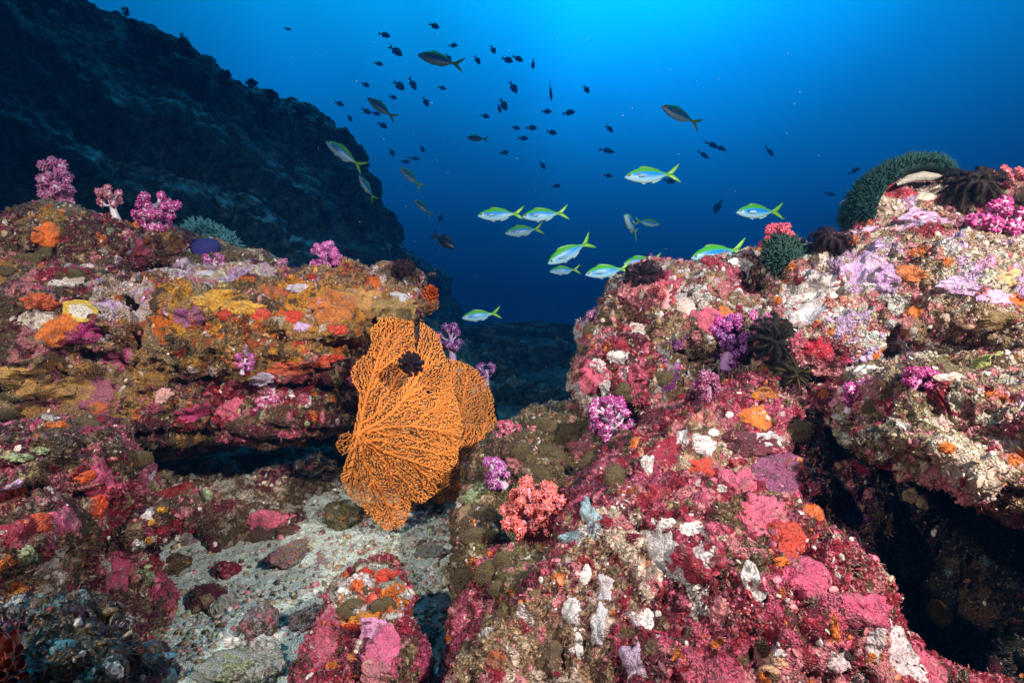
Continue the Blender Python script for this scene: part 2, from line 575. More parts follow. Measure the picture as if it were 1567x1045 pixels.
def relief_and_colour(V, Fq, palettes, zones, seed, amp=1.0, fine=1.0):
    N = normals_of(V, Fq)
    # relief: lumps, knobs, crust plates
    wv = V + 0.020 * np.stack([vnoise(V * 34, seed + i) + .45 * vnoise(V * 95, seed + i + 60) for i in (1, 2, 3)], 1)
    f1, f2, cid = worley(wv, 17 * fine, seed)
    g1, g2, gid = worley(V + 0.006 * np.stack([vnoise(V * 90, seed + i) for i in (4, 5, 6)], 1), 62 * fine, seed + 9)
    k1, k2, kid = worley(V, 150 * fine, seed + 21)
    lum = fbm(V, 18, 4, seed + 30, 0.55)
    rid = fbm(V, 45, 3, seed + 31, 0.5, True)
    u1, u2 = cid_rand(cid, 1), cid_rand(cid, 2)
    v1, v2 = cid_rand(gid, 1), cid_rand(gid, 2)
    w1 = cid_rand(kid, 1)
    on1 = (u1 < 0.66) & (f2 - f1 > 0.05)
    on2 = (v1 < 0.30) & (g2 - g1 > 0.06)
    puff1 = np.where(u1 < 0.62, smooth(0.0, 0.3, f2 - f1), 0)
    puff2 = np.where(v1 < 0.30, smooth(0.0, 0.35, g2 - g1), 0)
    disp = amp * (0.018 * lum + 0.010 * rid + 0.004 * puff1 * (0.3 + u2) + 0.0035 * puff2 * (0.2 + v2)
                  + 0.0022 * smooth(0.55, 0.1, k1) * (w1 < 0.6) - 0.011 * smooth(0.22, 0.5, fbm(V, 48, 3, seed + 37)) - 0.016 * smooth(0.25, 0.5, fbm(V, 16, 3, seed + 38)))
    # colour: turf base, then large crusts, then small ones
    z = zone_weights(V, zones)
    col = np.zeros((len(V), 3))
    base_n = fbm(V, 110, 3, seed + 40) * 0.5 + 0.5
    for zi, pal in enumerate([palettes] + [zz[2] for zz in zones]):
        m = z == zi
        if not m.any():
            continue
        turf, crust, small = pal
        c = pick(turf, np.clip(base_n[m] * 1.5 - 0.25 + 0.3 * (w1[m] - 0.5), 0, 0.999))
        a = pick(crust, u2[m])
        b = pick(small, v2[m])
        c = np.where(on1[m][:, None], a, c)
        c = np.where(on2[m][:, None], b, c)
        t = pick(small, cid_rand(kid[m], 3))
        c = np.where(((w1[m] < 0.10) & (k1[m] < 0.42))[:, None], t, c)
        col[m] = c
    col *= (0.80 + 0.4 * (fbm(V, 30, 3, seed + 50) * 0.5 + 0.5))[:, None]
    hue = fbm(V, 9, 2, seed + 51)[:, None]
    col *= 1 + hue * np.array([[0.10, -0.10, -0.02]])
    return V + N * disp[:, None], np.clip(col, 0.004, 0.9)

ROCKS = {}
def rock(key, label, prims, pal, zones=(), cell=0.012, k=0.03, warp=(0.02, 7.0), strata=0.0, sub=2, cut=(), seed=1, amp=1.0, fine=1.0, cat='rock', name='reef_rock', mat=None):
    V, Fq = rock_shape(prims, cell, k, warp, strata, sub, cut)
    zz = [(P(px, py, Y), r / F * Y, pl) for (px, py, Y, r, pl) in zones]
    V, col = relief_and_colour(V, Fq, pal, zz, seed, amp, fine)
    o = mesh_obj(name, V, Fq, mat or M_ROCK, None, col)
    tag(o, label, cat)
    ROCKS[key] = dict(o=o, V=V, F=Fq, col=col)
    return o
# ------------------------------------------------------------------ palettes: (turf, crusts, small growth)
PA_PINK = (dict(brown=3, maroon=2.5, crimson=2.5, pink=1.5, olive=1.5), dict(pink=5, hotpink=3, rose=2.5, crimson=5, white=.3, brown=2, maroon=2.5), dict(white=.5, rose=2, crimson=4, cream=.5, orange=.8, hotpink=2, brown=2.5, pink=3))
PA_RIGHT = (dict(tan=2, rose=2, brown=1.5, cream=1.5), dict(rose=3, white=2, lilac=1, pink=3, cream=2, tan=2, orange=.7, crimson=1), dict(white=2, cream=3, rose=2, orange=1, tan=2, crimson=1))
PA_MIDR = (dict(brown=2, tan=2, maroon=1.5, rose=1), dict(rose=3, pink=3, white=2, brown=2, tan=2, crimson=2, cream=1), dict(white=2.5, rose=2, cream=2, crimson=2, orange=.8, brown=1))
PA_LEFT = (dict(brown=4, tan=1.5, maroon=3, olive=2), dict(pink=1.2, maroon=3, brown=3, tan=2, rust=2, crimson=1.5, rose=.6, ochre=1.5, olive=1), dict(tan=2.5, rose=1, orange=1.2, white=.7, crimson=1, brown=3, ochre=1.5, maroon=1))
PA_ORANGE = (dict(olive=2, ochre=2, brown=2, tan=1), dict(ochre=3, rust=2, orange=2, brown=2, gold=1.5, tan=1), dict(gold=4, orange=3, cream=1, red=1, white=.6, lilac=.5, brown=1))
PA_OCHRE = (dict(ochre=2, tan=2, brown=1), dict(ochre=3, tan=2, maroon=1, rust=1, rose=1), dict(tan=2, ochre=2, rose=1, white=.8, maroon=1))
PA_WINE = (dict(maroon=3, brown=3, tan=1), dict(hotpink=2, crimson=2, rose=1, maroon=2.5, pink=2, brown=1.5), dict(rose=1.2, crimson=1.5, white=.8, tan=2, orange=.6, hotpink=1, sage=.4, brown=2))
PA_BROWN = (dict(brown=3, olive=3, tan=1), dict(brown=3, olive=3, tan=1.5, rose=.6, sage=.5), dict(cream=1.2, brown=3, olive=2, rose=1, white=.6, orange=.4))
PA_TAN = (dict(tan=3, brown=1.5, rose=1.5), dict(tan=2, rose=2, brown=1.5, cream=2, crimson=1), dict(cream=3, tan=2, rose=2, crimson=1, white=1))
PA_LILAC = (dict(tan=2, cream=2, rose=1), dict(lilac=4, rose=1.5, cream=2, white=1.5), dict(cream=2, lilac=2, white=2, rose=1.5, orange=.5))
PA_SILT = (dict(silt=1.5, tan=1, brown=3, olive=2), dict(silt=2, tan=1, brown=3, maroon=1), dict(silt=3, cream=1, brown=1, rose=.5))
PA_WHITE = (dict(white=2, cream=1, rose=1), dict(white=3, rose=1.5, cream=1.5, salmon=1), dict(white=3, rose=2, crimson=1, orange=.6))
PA_SHADE = (dict(brown=1, black=4, maroon=1), dict(brown=1, black=5, teal=.5, maroon=1), dict(teal=.4, brown=1, black=4))  # near-black tones put the cavity's shadow into the rock colour
PA_CORNER_SHADE = (dict(black=3, brown=1, teal=1), dict(black=2, teal=1.5, brown=1, maroon=.5), dict(teal=1, black=2, grey=.3, brown=1))  # black and teal put the unlit corner's shade into the rock colour

# ------------------------------------------------------------------ the reef in the foreground, rock by rock
rock('knob', 'rugged brown knob on the upper left reef shelf, topped by lilac and white-stemmed corals',
     [(105, 378, 1.50, 92, 52, .16, -6), (45, 402, 1.48, 62, 42, .14, 10), (178, 378, 1.52, 52, 40, .13, 0), (120, 345, 1.55, 55, 24, .10, 0),
      (245, 372, 1.66, 40, 22, .10, 15), (95, 420, 1.46, 120, 30, .14, 0), (10, 430, 1.45, 60, 40, .15, 0)],
     PA_LEFT, [(150, 380, 1.42, 50, PA_WINE), (70, 365, 1.42, 45, PA_ORANGE)], cell=.013, k=.025, warp=(.018, 9), seed=11, cut=[(240, 412, 1.48, 44, 30, .12, 0)])
rock('back', 'dim grey-brown rock behind the dark hole in the upper left reef',
     [(318, 405, 1.78, 62, 42, .12, -15), (380, 425, 1.75, 60, 30, .1, 0)],
     PA_BROWN, [], cell=.016, k=.03, warp=(.02, 8), seed=12)
rock('shelf', 'long layered reef shelf with orange crust and a jutting right end above the sea fan',
     [(90, 520, 1.38, 200, 100, .24, 0), (330, 520, 1.50, 200, 100, .26, 0), (500, 500, 1.55, 110, 88, .22, 0), (584, 455, 1.52, 70, 38, .13, 0),
      (604, 470, 1.52, 38, 34, .1, -40), (440, 625, 1.52, 105, 42, .2, 0), (200, 610, 1.42, 190, 70, .18, 6), (40, 590, 1.33, 100, 70, .18, 0), (330, 445, 1.62, 130, 30, .2, 0),
      (500, 590, 1.6, 60, 60, .15, 0), (60, 450, 1.42, 110, 36, .18, 0), (250, 670, 1.5, 130, 26, .15, 8), (300, 690, 1.92, 300, 80, .14, 0)],
     PA_LEFT, [(330, 480, 1.3, 85, PA_ORANGE), (450, 480, 1.36, 80, PA_ORANGE), (400, 545, 1.35, 80, PA_ORANGE), (520, 455, 1.38, 90, PA_ORANGE), (90, 590, 1.2, 95, PA_OCHRE), (170, 560, 1.2, 80, PA_OCHRE),
               (600, 460, 1.4, 60, PA_OCHRE), (410, 610, 1.35, 90, PA_WINE), (60, 490, 1.2, 110, PA_WINE), (170, 460, 1.25, 60, PA_LILAC), (320, 425, 1.45, 90, PA_LILAC)],
     cell=.014, k=.035, warp=(.028, 7), strata=.042, cut=[(140, 716, 1.28, 120, 36, .25, 6), (330, 705, 1.36, 170, 26, .25, 3), (300, 585, 1.22, 110, 7, .09, 5), (480, 525, 1.32, 70, 7, .08, -4), (110, 545, 1.14, 80, 7, .07, 2), (238, 425, 1.5, 44, 30, .14, 0), (215, 468, 1.3, 22, 28, .10, 10)], seed=13)
rock('cleft', 'dark rock deep in the cleft behind the two sea fans',
     [(620, 700, 1.66, 95, 95, .12, 0), (700, 720, 1.62, 90, 70, .1, 0), (600, 640, 1.75, 70, 60, .1, 0), (660, 800, 1.52, 70, 34, .1, 0), (600, 815, 1.46, 60, 30, .08, 0), (705, 652, 1.77, 52, 92, .09, 0)],
     PA_BROWN, [], cell=.015, k=.03, warp=(.03, 8), seed=26)
rock('recess', 'low silty rock in the shadowed recess beneath the reef shelf',
     [(330, 746, 1.64, 190, 44, .2, 0), (250, 722, 1.70, 70, 26, .1, 0), (430, 716, 1.70, 60, 24, .1, 0), (470, 752, 1.66, 80, 52, .2, 0), (240, 775, 1.5, 90, 36, .15, 0), (400, 808, 1.42, 90, 30, .12, -8)],
     PA_SILT, [(290, 770, 1.35, 60, PA_WINE), (420, 800, 1.3, 60, PA_WINE)], cell=.015, k=.03, warp=(.025, 8), seed=14)
rock('boulder', 'pink crusted boulder at the lower left with lime green specks on top',
     [(50, 712, .92, 105, 58, .13, 0), (120, 696, .94, 54, 40, .10, -25), (168, 752, .94, 46, 48, .09, 10), (-20, 740, .9, 60, 50, .1, 0)],
     PA_WINE, [(60, 735, .9, 50, PA_BROWN)], cell=.010, k=.02, warp=(.018, 11), seed=15, cut=[(80, 785, .84, 75, 24, .14, 14)])
rock('wine', 'wine-red rounded boulder at the left edge split from its neighbour by a dark crack',
     [(30, 855, .80, 74, 72, .10, 0), (82, 818, .82, 34, 42, .07, 0), (-20, 880, .80, 80, 64, .1, 0)],
     PA_WINE, [(80, 860, .78, 45, PA_TAN), (15, 890, .76, 50, PA_ORANGE)], cell=.009, k=.02, warp=(.016, 12), seed=16)
rock('pillar', 'upright magenta-pink rock pillar with a side arm reaching right',
     [(176, 870, .95, 36, 90, .08, -6), (172, 795, .97, 32, 46, .08, 0), (225, 812, .95, 52, 20, .06, 22), (268, 790, .96, 24, 12, .04, 15), (170, 950, .9, 60, 60, .1, 0)],
     PA_WINE, [(180, 880, .83, 50, (dict(pink=2, magenta=2), dict(hotpink=3, magenta=2, rose=1.5), dict(rose=2, hotpink=2, white=.6)))], cell=.009, k=.018, warp=(.014, 12), seed=17)
rock('corner', 'rock with deep blue-green shade in its colours at the bottom left corner',
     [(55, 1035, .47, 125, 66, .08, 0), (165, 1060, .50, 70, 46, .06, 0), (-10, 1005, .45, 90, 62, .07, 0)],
     PA_CORNER_SHADE, [], cell=.007, k=.015, warp=(.012, 16), seed=18, fine=1.4, amp=.6)
rock('cone', 'small pink rock standing on the sand with orange crust on its top',
     [(575, 898, .98, 58, 32, .07, 0), (555, 965, .93, 66, 66, .08, 0), (545, 1040, .88, 88, 76, .10, 0), (600, 1025, .88, 44, 86, .09, 0)],
     PA_PINK, [(572, 892, .9, 75, (dict(silt=2, cream=1, olive=1), dict(orange=3, silt=3, red=1), dict(silt=2, white=2, orange=1)))], cell=.009, k=.02, warp=(.013, 12), seed=19)
rock('cushion', 'olive-brown rock in the gap crowded with polyp cushions',
     [(850, 690, 1.42, 105, 66, .18, 0), (790, 735, 1.32, 78, 70, .15, 0), (905, 720, 1.35, 65, 80, .15, 0), (740, 860, 1.12, 52, 75, .12, 0), (760, 800, 1.2, 60, 60, .12, 0), (830, 790, 1.2, 80, 70, .12, 0)],
     PA_BROWN, [(850, 800, 1.08, 60, PA_TAN), (905, 780, 1.15, 40, PA_SILT)], cell=.012, k=.025, warp=(.02, 10), seed=20)
rock('middle', 'rose and white crusted rock rising right of the blue gap',
     [(1045, 500, 1.45, 130, 88, .2, -5), (965, 570, 1.38, 85, 72, .15, 0), (1010, 432, 1.5, 46, 32, .1, 0), (1110, 430, 1.5, 95, 36, .14, 10), (1140, 540, 1.42, 110, 80, .18, 0), (915, 500, 1.46, 26, 22, .06, 0),
      (1060, 600, 1.4, 110, 50, .16, 0)],
     PA_MIDR, [(940, 560, 1.25, 60, PA_PINK), (1090, 600, 1.25, 90, (dict(brown=2, olive=1, grey=1), dict(brown=2, grey=1, violet=1), dict(grey=1, brown=2, rose=1))), (1180, 560, 1.25, 70, PA_BROWN)],
     cell=.012, k=.03, warp=(.024, 9), seed=21)
rock('plateau', 'broad pale reef top with lilac crust along the right side',
     [(1420, 480, 1.30, 215, 118, .3, -2), (1250, 440, 1.36, 75, 62, .16, 0), (1425, 318, 1.46, 82, 42, .12, 6), (1366, 312, 1.47, 44, 40, .1, 0), (1540, 370, 1.36, 85, 75, .15, 0), (1230, 530, 1.3, 100, 85, .2, 0), (1560, 560, 1.12, 120, 90, .2, 0),
      (1400, 385, 1.42, 120, 46, .2, 4), (1340, 590, 1.22, 90, 50, .15, 0), (1275, 632, 1.16, 66, 46, .12, 0)],
     PA_RIGHT, [(1310, 400, 1.15, 70, PA_LILAC), (1400, 310, 1.35, 60, PA_LILAC), (1230, 460, 1.18, 70, PA_WHITE), (1480, 440, 1.1, 80, PA_LILAC), (1390, 400, 1.2, 70, PA_TAN), (1260, 570, 1.08, 60, PA_PINK), (1500, 520, 1.0, 80, PA_TAN)],
     cell=.014, k=.035, warp=(.028, 8), seed=22)
rock('overhang', 'tan and pink block jutting out over the black cavity at the right edge',
     [(1475, 640, .88, 150, 72, .17, -8), (1380, 636, .95, 70, 60, .13, 0), (1450, 700, .80, 100, 32, .13, -12), (1560, 690, .80, 110, 80, .18, 0), (1540, 600, .95, 110, 45, .18, 0), (1540, 735, .78, 75, 26, .12, 0), (1720, 690, .80, 130, 90, .2, 0)],
     PA_TAN, [(1550, 660, .72, 60, PA_RIGHT)], cell=.010, k=.025, warp=(.022, 12), seed=23)
rock('slope', 'great crimson and pink sloping boulder filling the lower right',
     [(1110, 740, 1.10, 150, 130, .22, -20), (1030, 860, 1.0, 190, 170, .25, 0), (860, 960, .95, 150, 130, .2, 0), (1150, 925, .88, 190, 165, .2, -34), (760, 1020, .9, 90, 90, .15, 0),
      (1345, 1080, .76, 150, 105, .12, -30), (1060, 1000, .85, 250, 120, .2, 0), (1150, 640, 1.22, 90, 55, .15, 20), (970, 740, 1.12, 50, 70, .1, 0), (1540, 1135, .70, 110, 48, .10, 0)],
     PA_PINK, [(770, 1000, .75, 130, PA_TAN), (850, 1020, .72, 90, PA_TAN), (720, 930, .82, 80, PA_BROWN), (800, 880, .9, 60, PA_BROWN), (930, 850, .8, 90, PA_MIDR), (860, 930, .75, 70, PA_MIDR), (1060, 660, .95, 80, (dict(rose=2, tan=1.5, olive=1, pink=1), dict(rose=4, salmon=2.5, peach=1, pink=2, crimson=1, olive=1), dict(rose=2, cream=1.5, tan=2, crimson=1, salmon=1))), (1140, 760, .9, 70, (dict(rose=2, tan=1.5, olive=1.5), dict(salmon=2, rose=3, pink=3, crimson=1.5, olive=1.5, tan=1), dict(rose=2, cream=1.5, olive=1.5, crimson=1))), (1180, 900, .8, 90, (dict(rose=1.5, brown=1.5, maroon=1, tan=1), dict(rose=3, pink=3, salmon=1.5, crimson=2, brown=1.5), dict(rose=2, cream=1, tan=1.5, crimson=1.5))), (1030, 770, .85, 60, (dict(crimson=2, pink=2), dict(crimson=3, pink=2, hotpink=1), dict(rose=2, tan=1, crimson=2)))],
     cell=.011, k=.035, warp=(.022, 9), seed=24)
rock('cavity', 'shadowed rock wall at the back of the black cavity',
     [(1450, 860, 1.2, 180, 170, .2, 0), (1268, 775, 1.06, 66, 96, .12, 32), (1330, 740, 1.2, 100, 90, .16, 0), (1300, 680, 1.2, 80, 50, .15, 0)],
     PA_SHADE, [(1240, 740, 1.0, 80, (dict(maroon=2, black=1, violet=.6), dict(violet=1, maroon=3, crimson=1, teal=.6), dict(maroon=2, rose=.6, black=1)))], cell=.014, k=.03, warp=(.024, 9), seed=25)  # shadow carried by the colours: near-black, dim violet towards the slope

# ------------------------------------------------------------------ sand and the far ground
def sheet(name, xs, ys, hfun, mat, colfun, kind='structure'):
    X, Y = np.meshgrid(xs, ys, indexing='ij')
    p = np.stack([X.ravel(), Y.ravel(), np.zeros(X.size)], 1)
    p[:, 2] = hfun(p)
    nx, ny = X.shape
    i = np.arange(nx - 1)[:, None] * ny
    j = np.arange(ny - 1)[None, :]
    Fq = np.stack([i + j, i + ny + j, i + ny + j + 1, i + j + 1], -1).reshape(-1, 4)
    o = mesh_obj(name, p, Fq, mat, None, colfun(p))
    return tag(o, kind=kind), p, Fq

def sand_h(p):
    x, y = p[:, 0], p[:, 1]
    z = -0.515 + 0.15 * smooth(0.75, 1.75, y) - 0.05 * smooth(-.35, -.1, x) * smooth(1.2, .8, y)
    q = np.stack([x, y, 0 * x], 1)
    z = z + 0.03 * fbm(q, 5, 4, 60) + 0.006 * fbm(q, 40, 3, 61) + 0.003 * fbm(q, 150, 2, 62)
    return z - 0.9 * smooth(1.75, 2.6, y)
def sand_c(p):
    q = p.copy(); q[:, 2] = 0
    n = fbm(q, 90, 3, 63)
    g = fbm(q, 6, 3, 64)
    c = np.array([0.55, 0.62, 0.55]) * (1 + 0.35 * n[:, None]) * (1 + 0.3 * g[:, None])
    f1, f2, cid = worley(q, 130, 65)
    u = cid_rand(cid, 2)
    c = np.where(((u < .10) & (f1 < .4))[:, None], np.array([[.75, .72, .66]]), c)
    c = np.where(((u > .92) & (f1 < .4))[:, None], np.array([[.10, .08, .06]]), c)
    f1, f2, cid = worley(q, 16, 66)
    u = cid_rand(cid, 2)
    m = (f2 - f1 > .15) & (u < .18) & (n > -.2)
    c = np.where(m[:, None], np.array([[.30, .20, .20]]) * (1 + .5 * n[:, None]), c)
    return np.clip(c, .02, .85)
sheet('seabed', np.linspace(-1.6, .6, 560), np.linspace(.45, 2.6, 540), sand_h, M_SAND, sand_c)

def gully_h(p):
    x, y = p[:, 0], p[:, 1]
    q = np.stack([x, y, 0 * x], 1)
    z = -.60 + .32 * smooth(2.5, 6, y) + .34 * smooth(5.5, 10, y) - 1.5 * smooth(9.5, 18, y) + .30 * fbm(q, .33, 3, 74) * smooth(4, 9, y)
    z = z + 0.20 * fbm(q, .8, 5, 70) + 0.06 * fbm(q, 5, 4, 71)
    return z
def far_c(p):
    n = fbm(p, 3.0, 4, 72)[:, None]
    f1, f2, cid = worley(p, 5, 73)
    u = cid_rand(cid, 1)
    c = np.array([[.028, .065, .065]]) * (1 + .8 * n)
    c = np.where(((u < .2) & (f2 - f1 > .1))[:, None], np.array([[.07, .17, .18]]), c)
    return np.clip(c, .01, .6)
ys = np.concatenate([np.linspace(1.6, 9, 260), np.geomspace(9.05, 28, 90)])
xs = np.concatenate([-np.geomspace(7, 22, 40)[::-1], np.linspace(-6.95, 6.95, 360), np.geomspace(7, 22, 40)])
sheet('canyon_floor', xs, ys, gully_h, M_FAR, far_c)

# far reef wall on the left: a ridge falling away from the viewer
E_far = [(-60, 200, 4.6, 330, 230, 1.5, -22), (160, 285, 5.2, 260, 200, 1.4, -28), (310, 352, 6.2, 180, 185, 1.5, -34), (435, 395, 7.4, 140, 165, 1.6, -36),
         (520, 458, 9.4, 102, 130, 1.6, -34), (372, 190, 6.6, 62, 52, .8, -30), (470, 235, 7.6, 60, 55, .8, -34), (60, 130, 4.8, 150, 120, .9, -20), (250, 176, 5.6, 120, 75, .9, -28), (300, 600, 5.5, 420, 190, 1.6, 0), (590, 545, 10.5, 120, 95, 1.5, 0), (620, 480, 11, 75, 70, 1.4, -30)]
def far_wall():
    V, Fq = rock_shape(E_far, .075, .35, (.20, 1.3), .06, 2)
    N = normals_of(V, Fq)
    k1, k2, kid = worley(V, 4.5, 81)
    j1, j2, jid = worley(V, 11, 82)
    u = cid_rand(kid, 1)
    d = .12 * fbm(V, 2.2, 4, 80) + .05 * smooth(.6, .1, k1) * (u < .55) * (N[:, 2] > -.2) + .03 * smooth(.5, .1, j1) + .07 * fbm(V, 9, 4, 86, .6) + .05 * fbm(V, 4, 3, 87, .5, True)
    ph = V[:, 2] * 3.2 + 1.5 * V[:, 0] + 1.2 * vnoise(V * .7, 83)
    d = d + .07 * (np.abs((ph % 2) - 1) * 2 - 1)
    V2 = V + N * d[:, None]
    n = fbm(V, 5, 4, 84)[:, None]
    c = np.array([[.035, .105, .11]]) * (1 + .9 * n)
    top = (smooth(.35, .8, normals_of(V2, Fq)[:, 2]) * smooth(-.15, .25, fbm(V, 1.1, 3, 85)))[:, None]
    c = c * (1 - top) + np.array([[.17, .38, .40]]) * top         # daylight from above painted pale teal onto the ledges
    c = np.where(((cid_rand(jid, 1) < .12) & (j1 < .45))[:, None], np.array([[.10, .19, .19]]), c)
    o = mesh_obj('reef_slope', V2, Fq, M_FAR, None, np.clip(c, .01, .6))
    tag(o, kind='structure')
    return V2, Fq
far_wall()
bpy.context.view_layer.update()
# ------------------------------------------------------------------ finding the rock under a line of sight, and growing things on it
def cast(px, py, on=None, default=1.3):
    d = Vector(P(px, py, 1.0)).normalized()
    best = None
    for k, r in ROCKS.items():
        if on and k != on:
            continue
        ok, loc, nor, _ = r['o'].ray_cast(Vector((0, 0, 0)), d)
        if ok and (best is None or loc.length < best[0].length):
            best = (loc, nor, k)
    if best is None:
        p = Vector(P(px, py, default))
        return p, Vector((0, -1, 0)), None
    return best

# ---- crust bits: thousands of small knobs, plates and tubes of living crust on every rock (one part per rock)
DOME_V, DOME_T = hemi_tris(6, 3)
PLATE_V, PLATE_T = hemi_tris(7, 2)
def tube_bit():
    V, Q = tube([[0, 0, -.3], [0.05, 0, .5], [0.12, 0.05, 1.2]], [.5, .42, .5], 6, False)
    T = np.concatenate([Q[:, [0, 1, 2]], Q[:, [0, 2, 3]]])
    return V, T
TUBE_V, TUBE_T = tube_bit()
PATCH_SPOTS = []
def crust_bits(key, n, rng, size=(.0012, .0045), zones_col=True, front=True, cols=('white', 'cream', 'tan', 'rose', 'crimson', 'brown', 'orange', 'maroon')):
    r = ROCKS[key]
    V, Fq, col = r['V'], r['F'], r['col']
    c0 = V[Fq].mean(1)
    d1, d2 = V[Fq[:, 2]] - V[Fq[:, 0]], V[Fq[:, 3]] - V[Fq[:, 1]]
    nn = np.cross(d1, d2)
    A = np.linalg.norm(nn, axis=1) + 1e-12
    nn /= A[:, None]
    px = c0[:, 0] / c0[:, 1] * F + 783.5
    py = 522.5 - c0[:, 2] / c0[:, 1] * F
    w = A * ((px > -250) & (px < 1820) & (py < 1300)) * (0.25 + ((nn * -c0).sum(1) > -0.1))
    clump = fbm(c0, 22, 3, 201) * .5 + .5
    w = w * np.clip(clump * 3.4 - 1.05, .05, 2.2)
    for (pc, pr, pk) in PATCH_SPOTS:
        if pk == key:
            w = w * (1 - .80 * (((c0 - np.array(pc)) ** 2).sum(1) < (pr * .85) ** 2))
    f = rng.choice(len(Fq), n, p=w / w.sum())
    pos, N = c0[f], nn[f]
    k1, k2, kid = worley(pos, 30, 202)
    pal = np.array([PAL[c] for c in cols])
    base = col[Fq[f, 0]]
    own = pal[(cid_rand(kid, 1) * len(pal)).astype(int) % len(pal)]
    mixf = np.where(rng.random(n) < .80, .10, .75)[:, None] * rng.random((n, 1)) ** .5
    cc = base * (1 - mixf) + own * mixf
    cc = np.where((rng.random(n) < .03)[:, None], np.array([[.72, .66, .58]]), cc)
    cc *= rng.uniform(.7, 1.25, (n, 1))
    kind = rng.integers(0, 10, n)
    sc = rng.uniform(0, 1, n) ** 2.2 * (size[1] - size[0]) + size[0]
    a, b = frames(N)
    ang = rng.uniform(0, 2 * math.pi, n)
    a, b = a * np.cos(ang)[:, None] + b * np.sin(ang)[:, None], -a * np.sin(ang)[:, None] + b * np.cos(ang)[:, None]
    tilt = rng.normal(0, .35, (n, 2))
    N2 = N + a * tilt[:, :1] + b * tilt[:, 1:]
    N2 /= np.linalg.norm(N2, axis=1, keepdims=True)
    Vs, Ts, Cs, off = [], [], [], 0
    for (tv, tt, sel, sx, sz) in ((DOME_V, DOME_T, kind < 5, 1.0, .8), (PLATE_V, PLATE_T, (kind >= 5) & (kind < 8), 1.9, .45), (TUBE_V, TUBE_T, kind >= 8, .8, 1.6)):
        m = np.where(sel)[0]
        asp = rng.uniform(.6, 1.4, len(m))
        vv = (pos[m][:, None] + (sc[m] * sx * asp)[:, None, None] * tv[None, :, 0:1] * a[m][:, None] + (sc[m] * sx / asp)[:, None, None] * tv[None, :, 1:2] * b[m][:, None]
              + (sc[m] * sz)[:, None, None] * tv[None, :, 2:3] * N2[m][:, None])
        vv += rng.normal(0, 1, vv.shape) * (sc[m] * .10)[:, None, None]
        Vs.append(vv.reshape(-1, 3))
        Ts.append((tt[None] + (np.arange(len(m)) * len(tv))[:, None, None]).reshape(-1, 3) + off)
        Cs.append(np.repeat(cc[m], len(tv), 0))
        off += len(m) * len(tv)
    # hair-fine turf and hydroids
    nh = int(n * 1.1)
    f2 = rng.choice(len(Fq), nh, p=w / w.sum())
    p2, n2 = c0[f2], nn[f2]
    dirn = n2 + rng.normal(0, .55, (nh, 3)); dirn /= np.linalg.norm(dirn, axis=1, keepdims=True)
    sd = np.cross(dirn, rng.normal(0, 1, (nh, 3))); sd /= np.linalg.norm(sd, axis=1, keepdims=True) + 1e-9
    hl = rng.uniform(.4, 1, nh)[:, None] * size[1] * 2.6
    hw = size[0] * .42
    bend = rng.normal(0, .3, (nh, 3))
    hv = np.stack([p2 - sd * hw - n2 * .001, p2 + sd * hw - n2 * .001, p2 + dirn * hl * .55 + sd * hw * .8, p2 + dirn * hl + bend * hl * .35], 1)
    Vs.append(hv.reshape(-1, 3))
    Ts.append((np.array([[0, 1, 2], [0, 2, 3]])[None] + (np.arange(nh) * 4)[:, None, None]).reshape(-1, 3) + off)
    hc = np.array([PAL[q] for q in ('tan', 'brown', 'cream', 'olive', 'rose', 'tan', 'maroon')])[rng.integers(0, 7, nh)] * .6 + col[Fq[f2, 0]] * .4
    Cs.append(np.repeat(hc * rng.uniform(.5, 1.2, (nh, 1)), 4, 0))
    o = mesh_obj('encrusting_growth', np.concatenate(Vs), np.concatenate(Ts), M_BITS, r['o'], np.clip(np.concatenate(Cs), .005, .85))
    tag(o, kind='stuff')
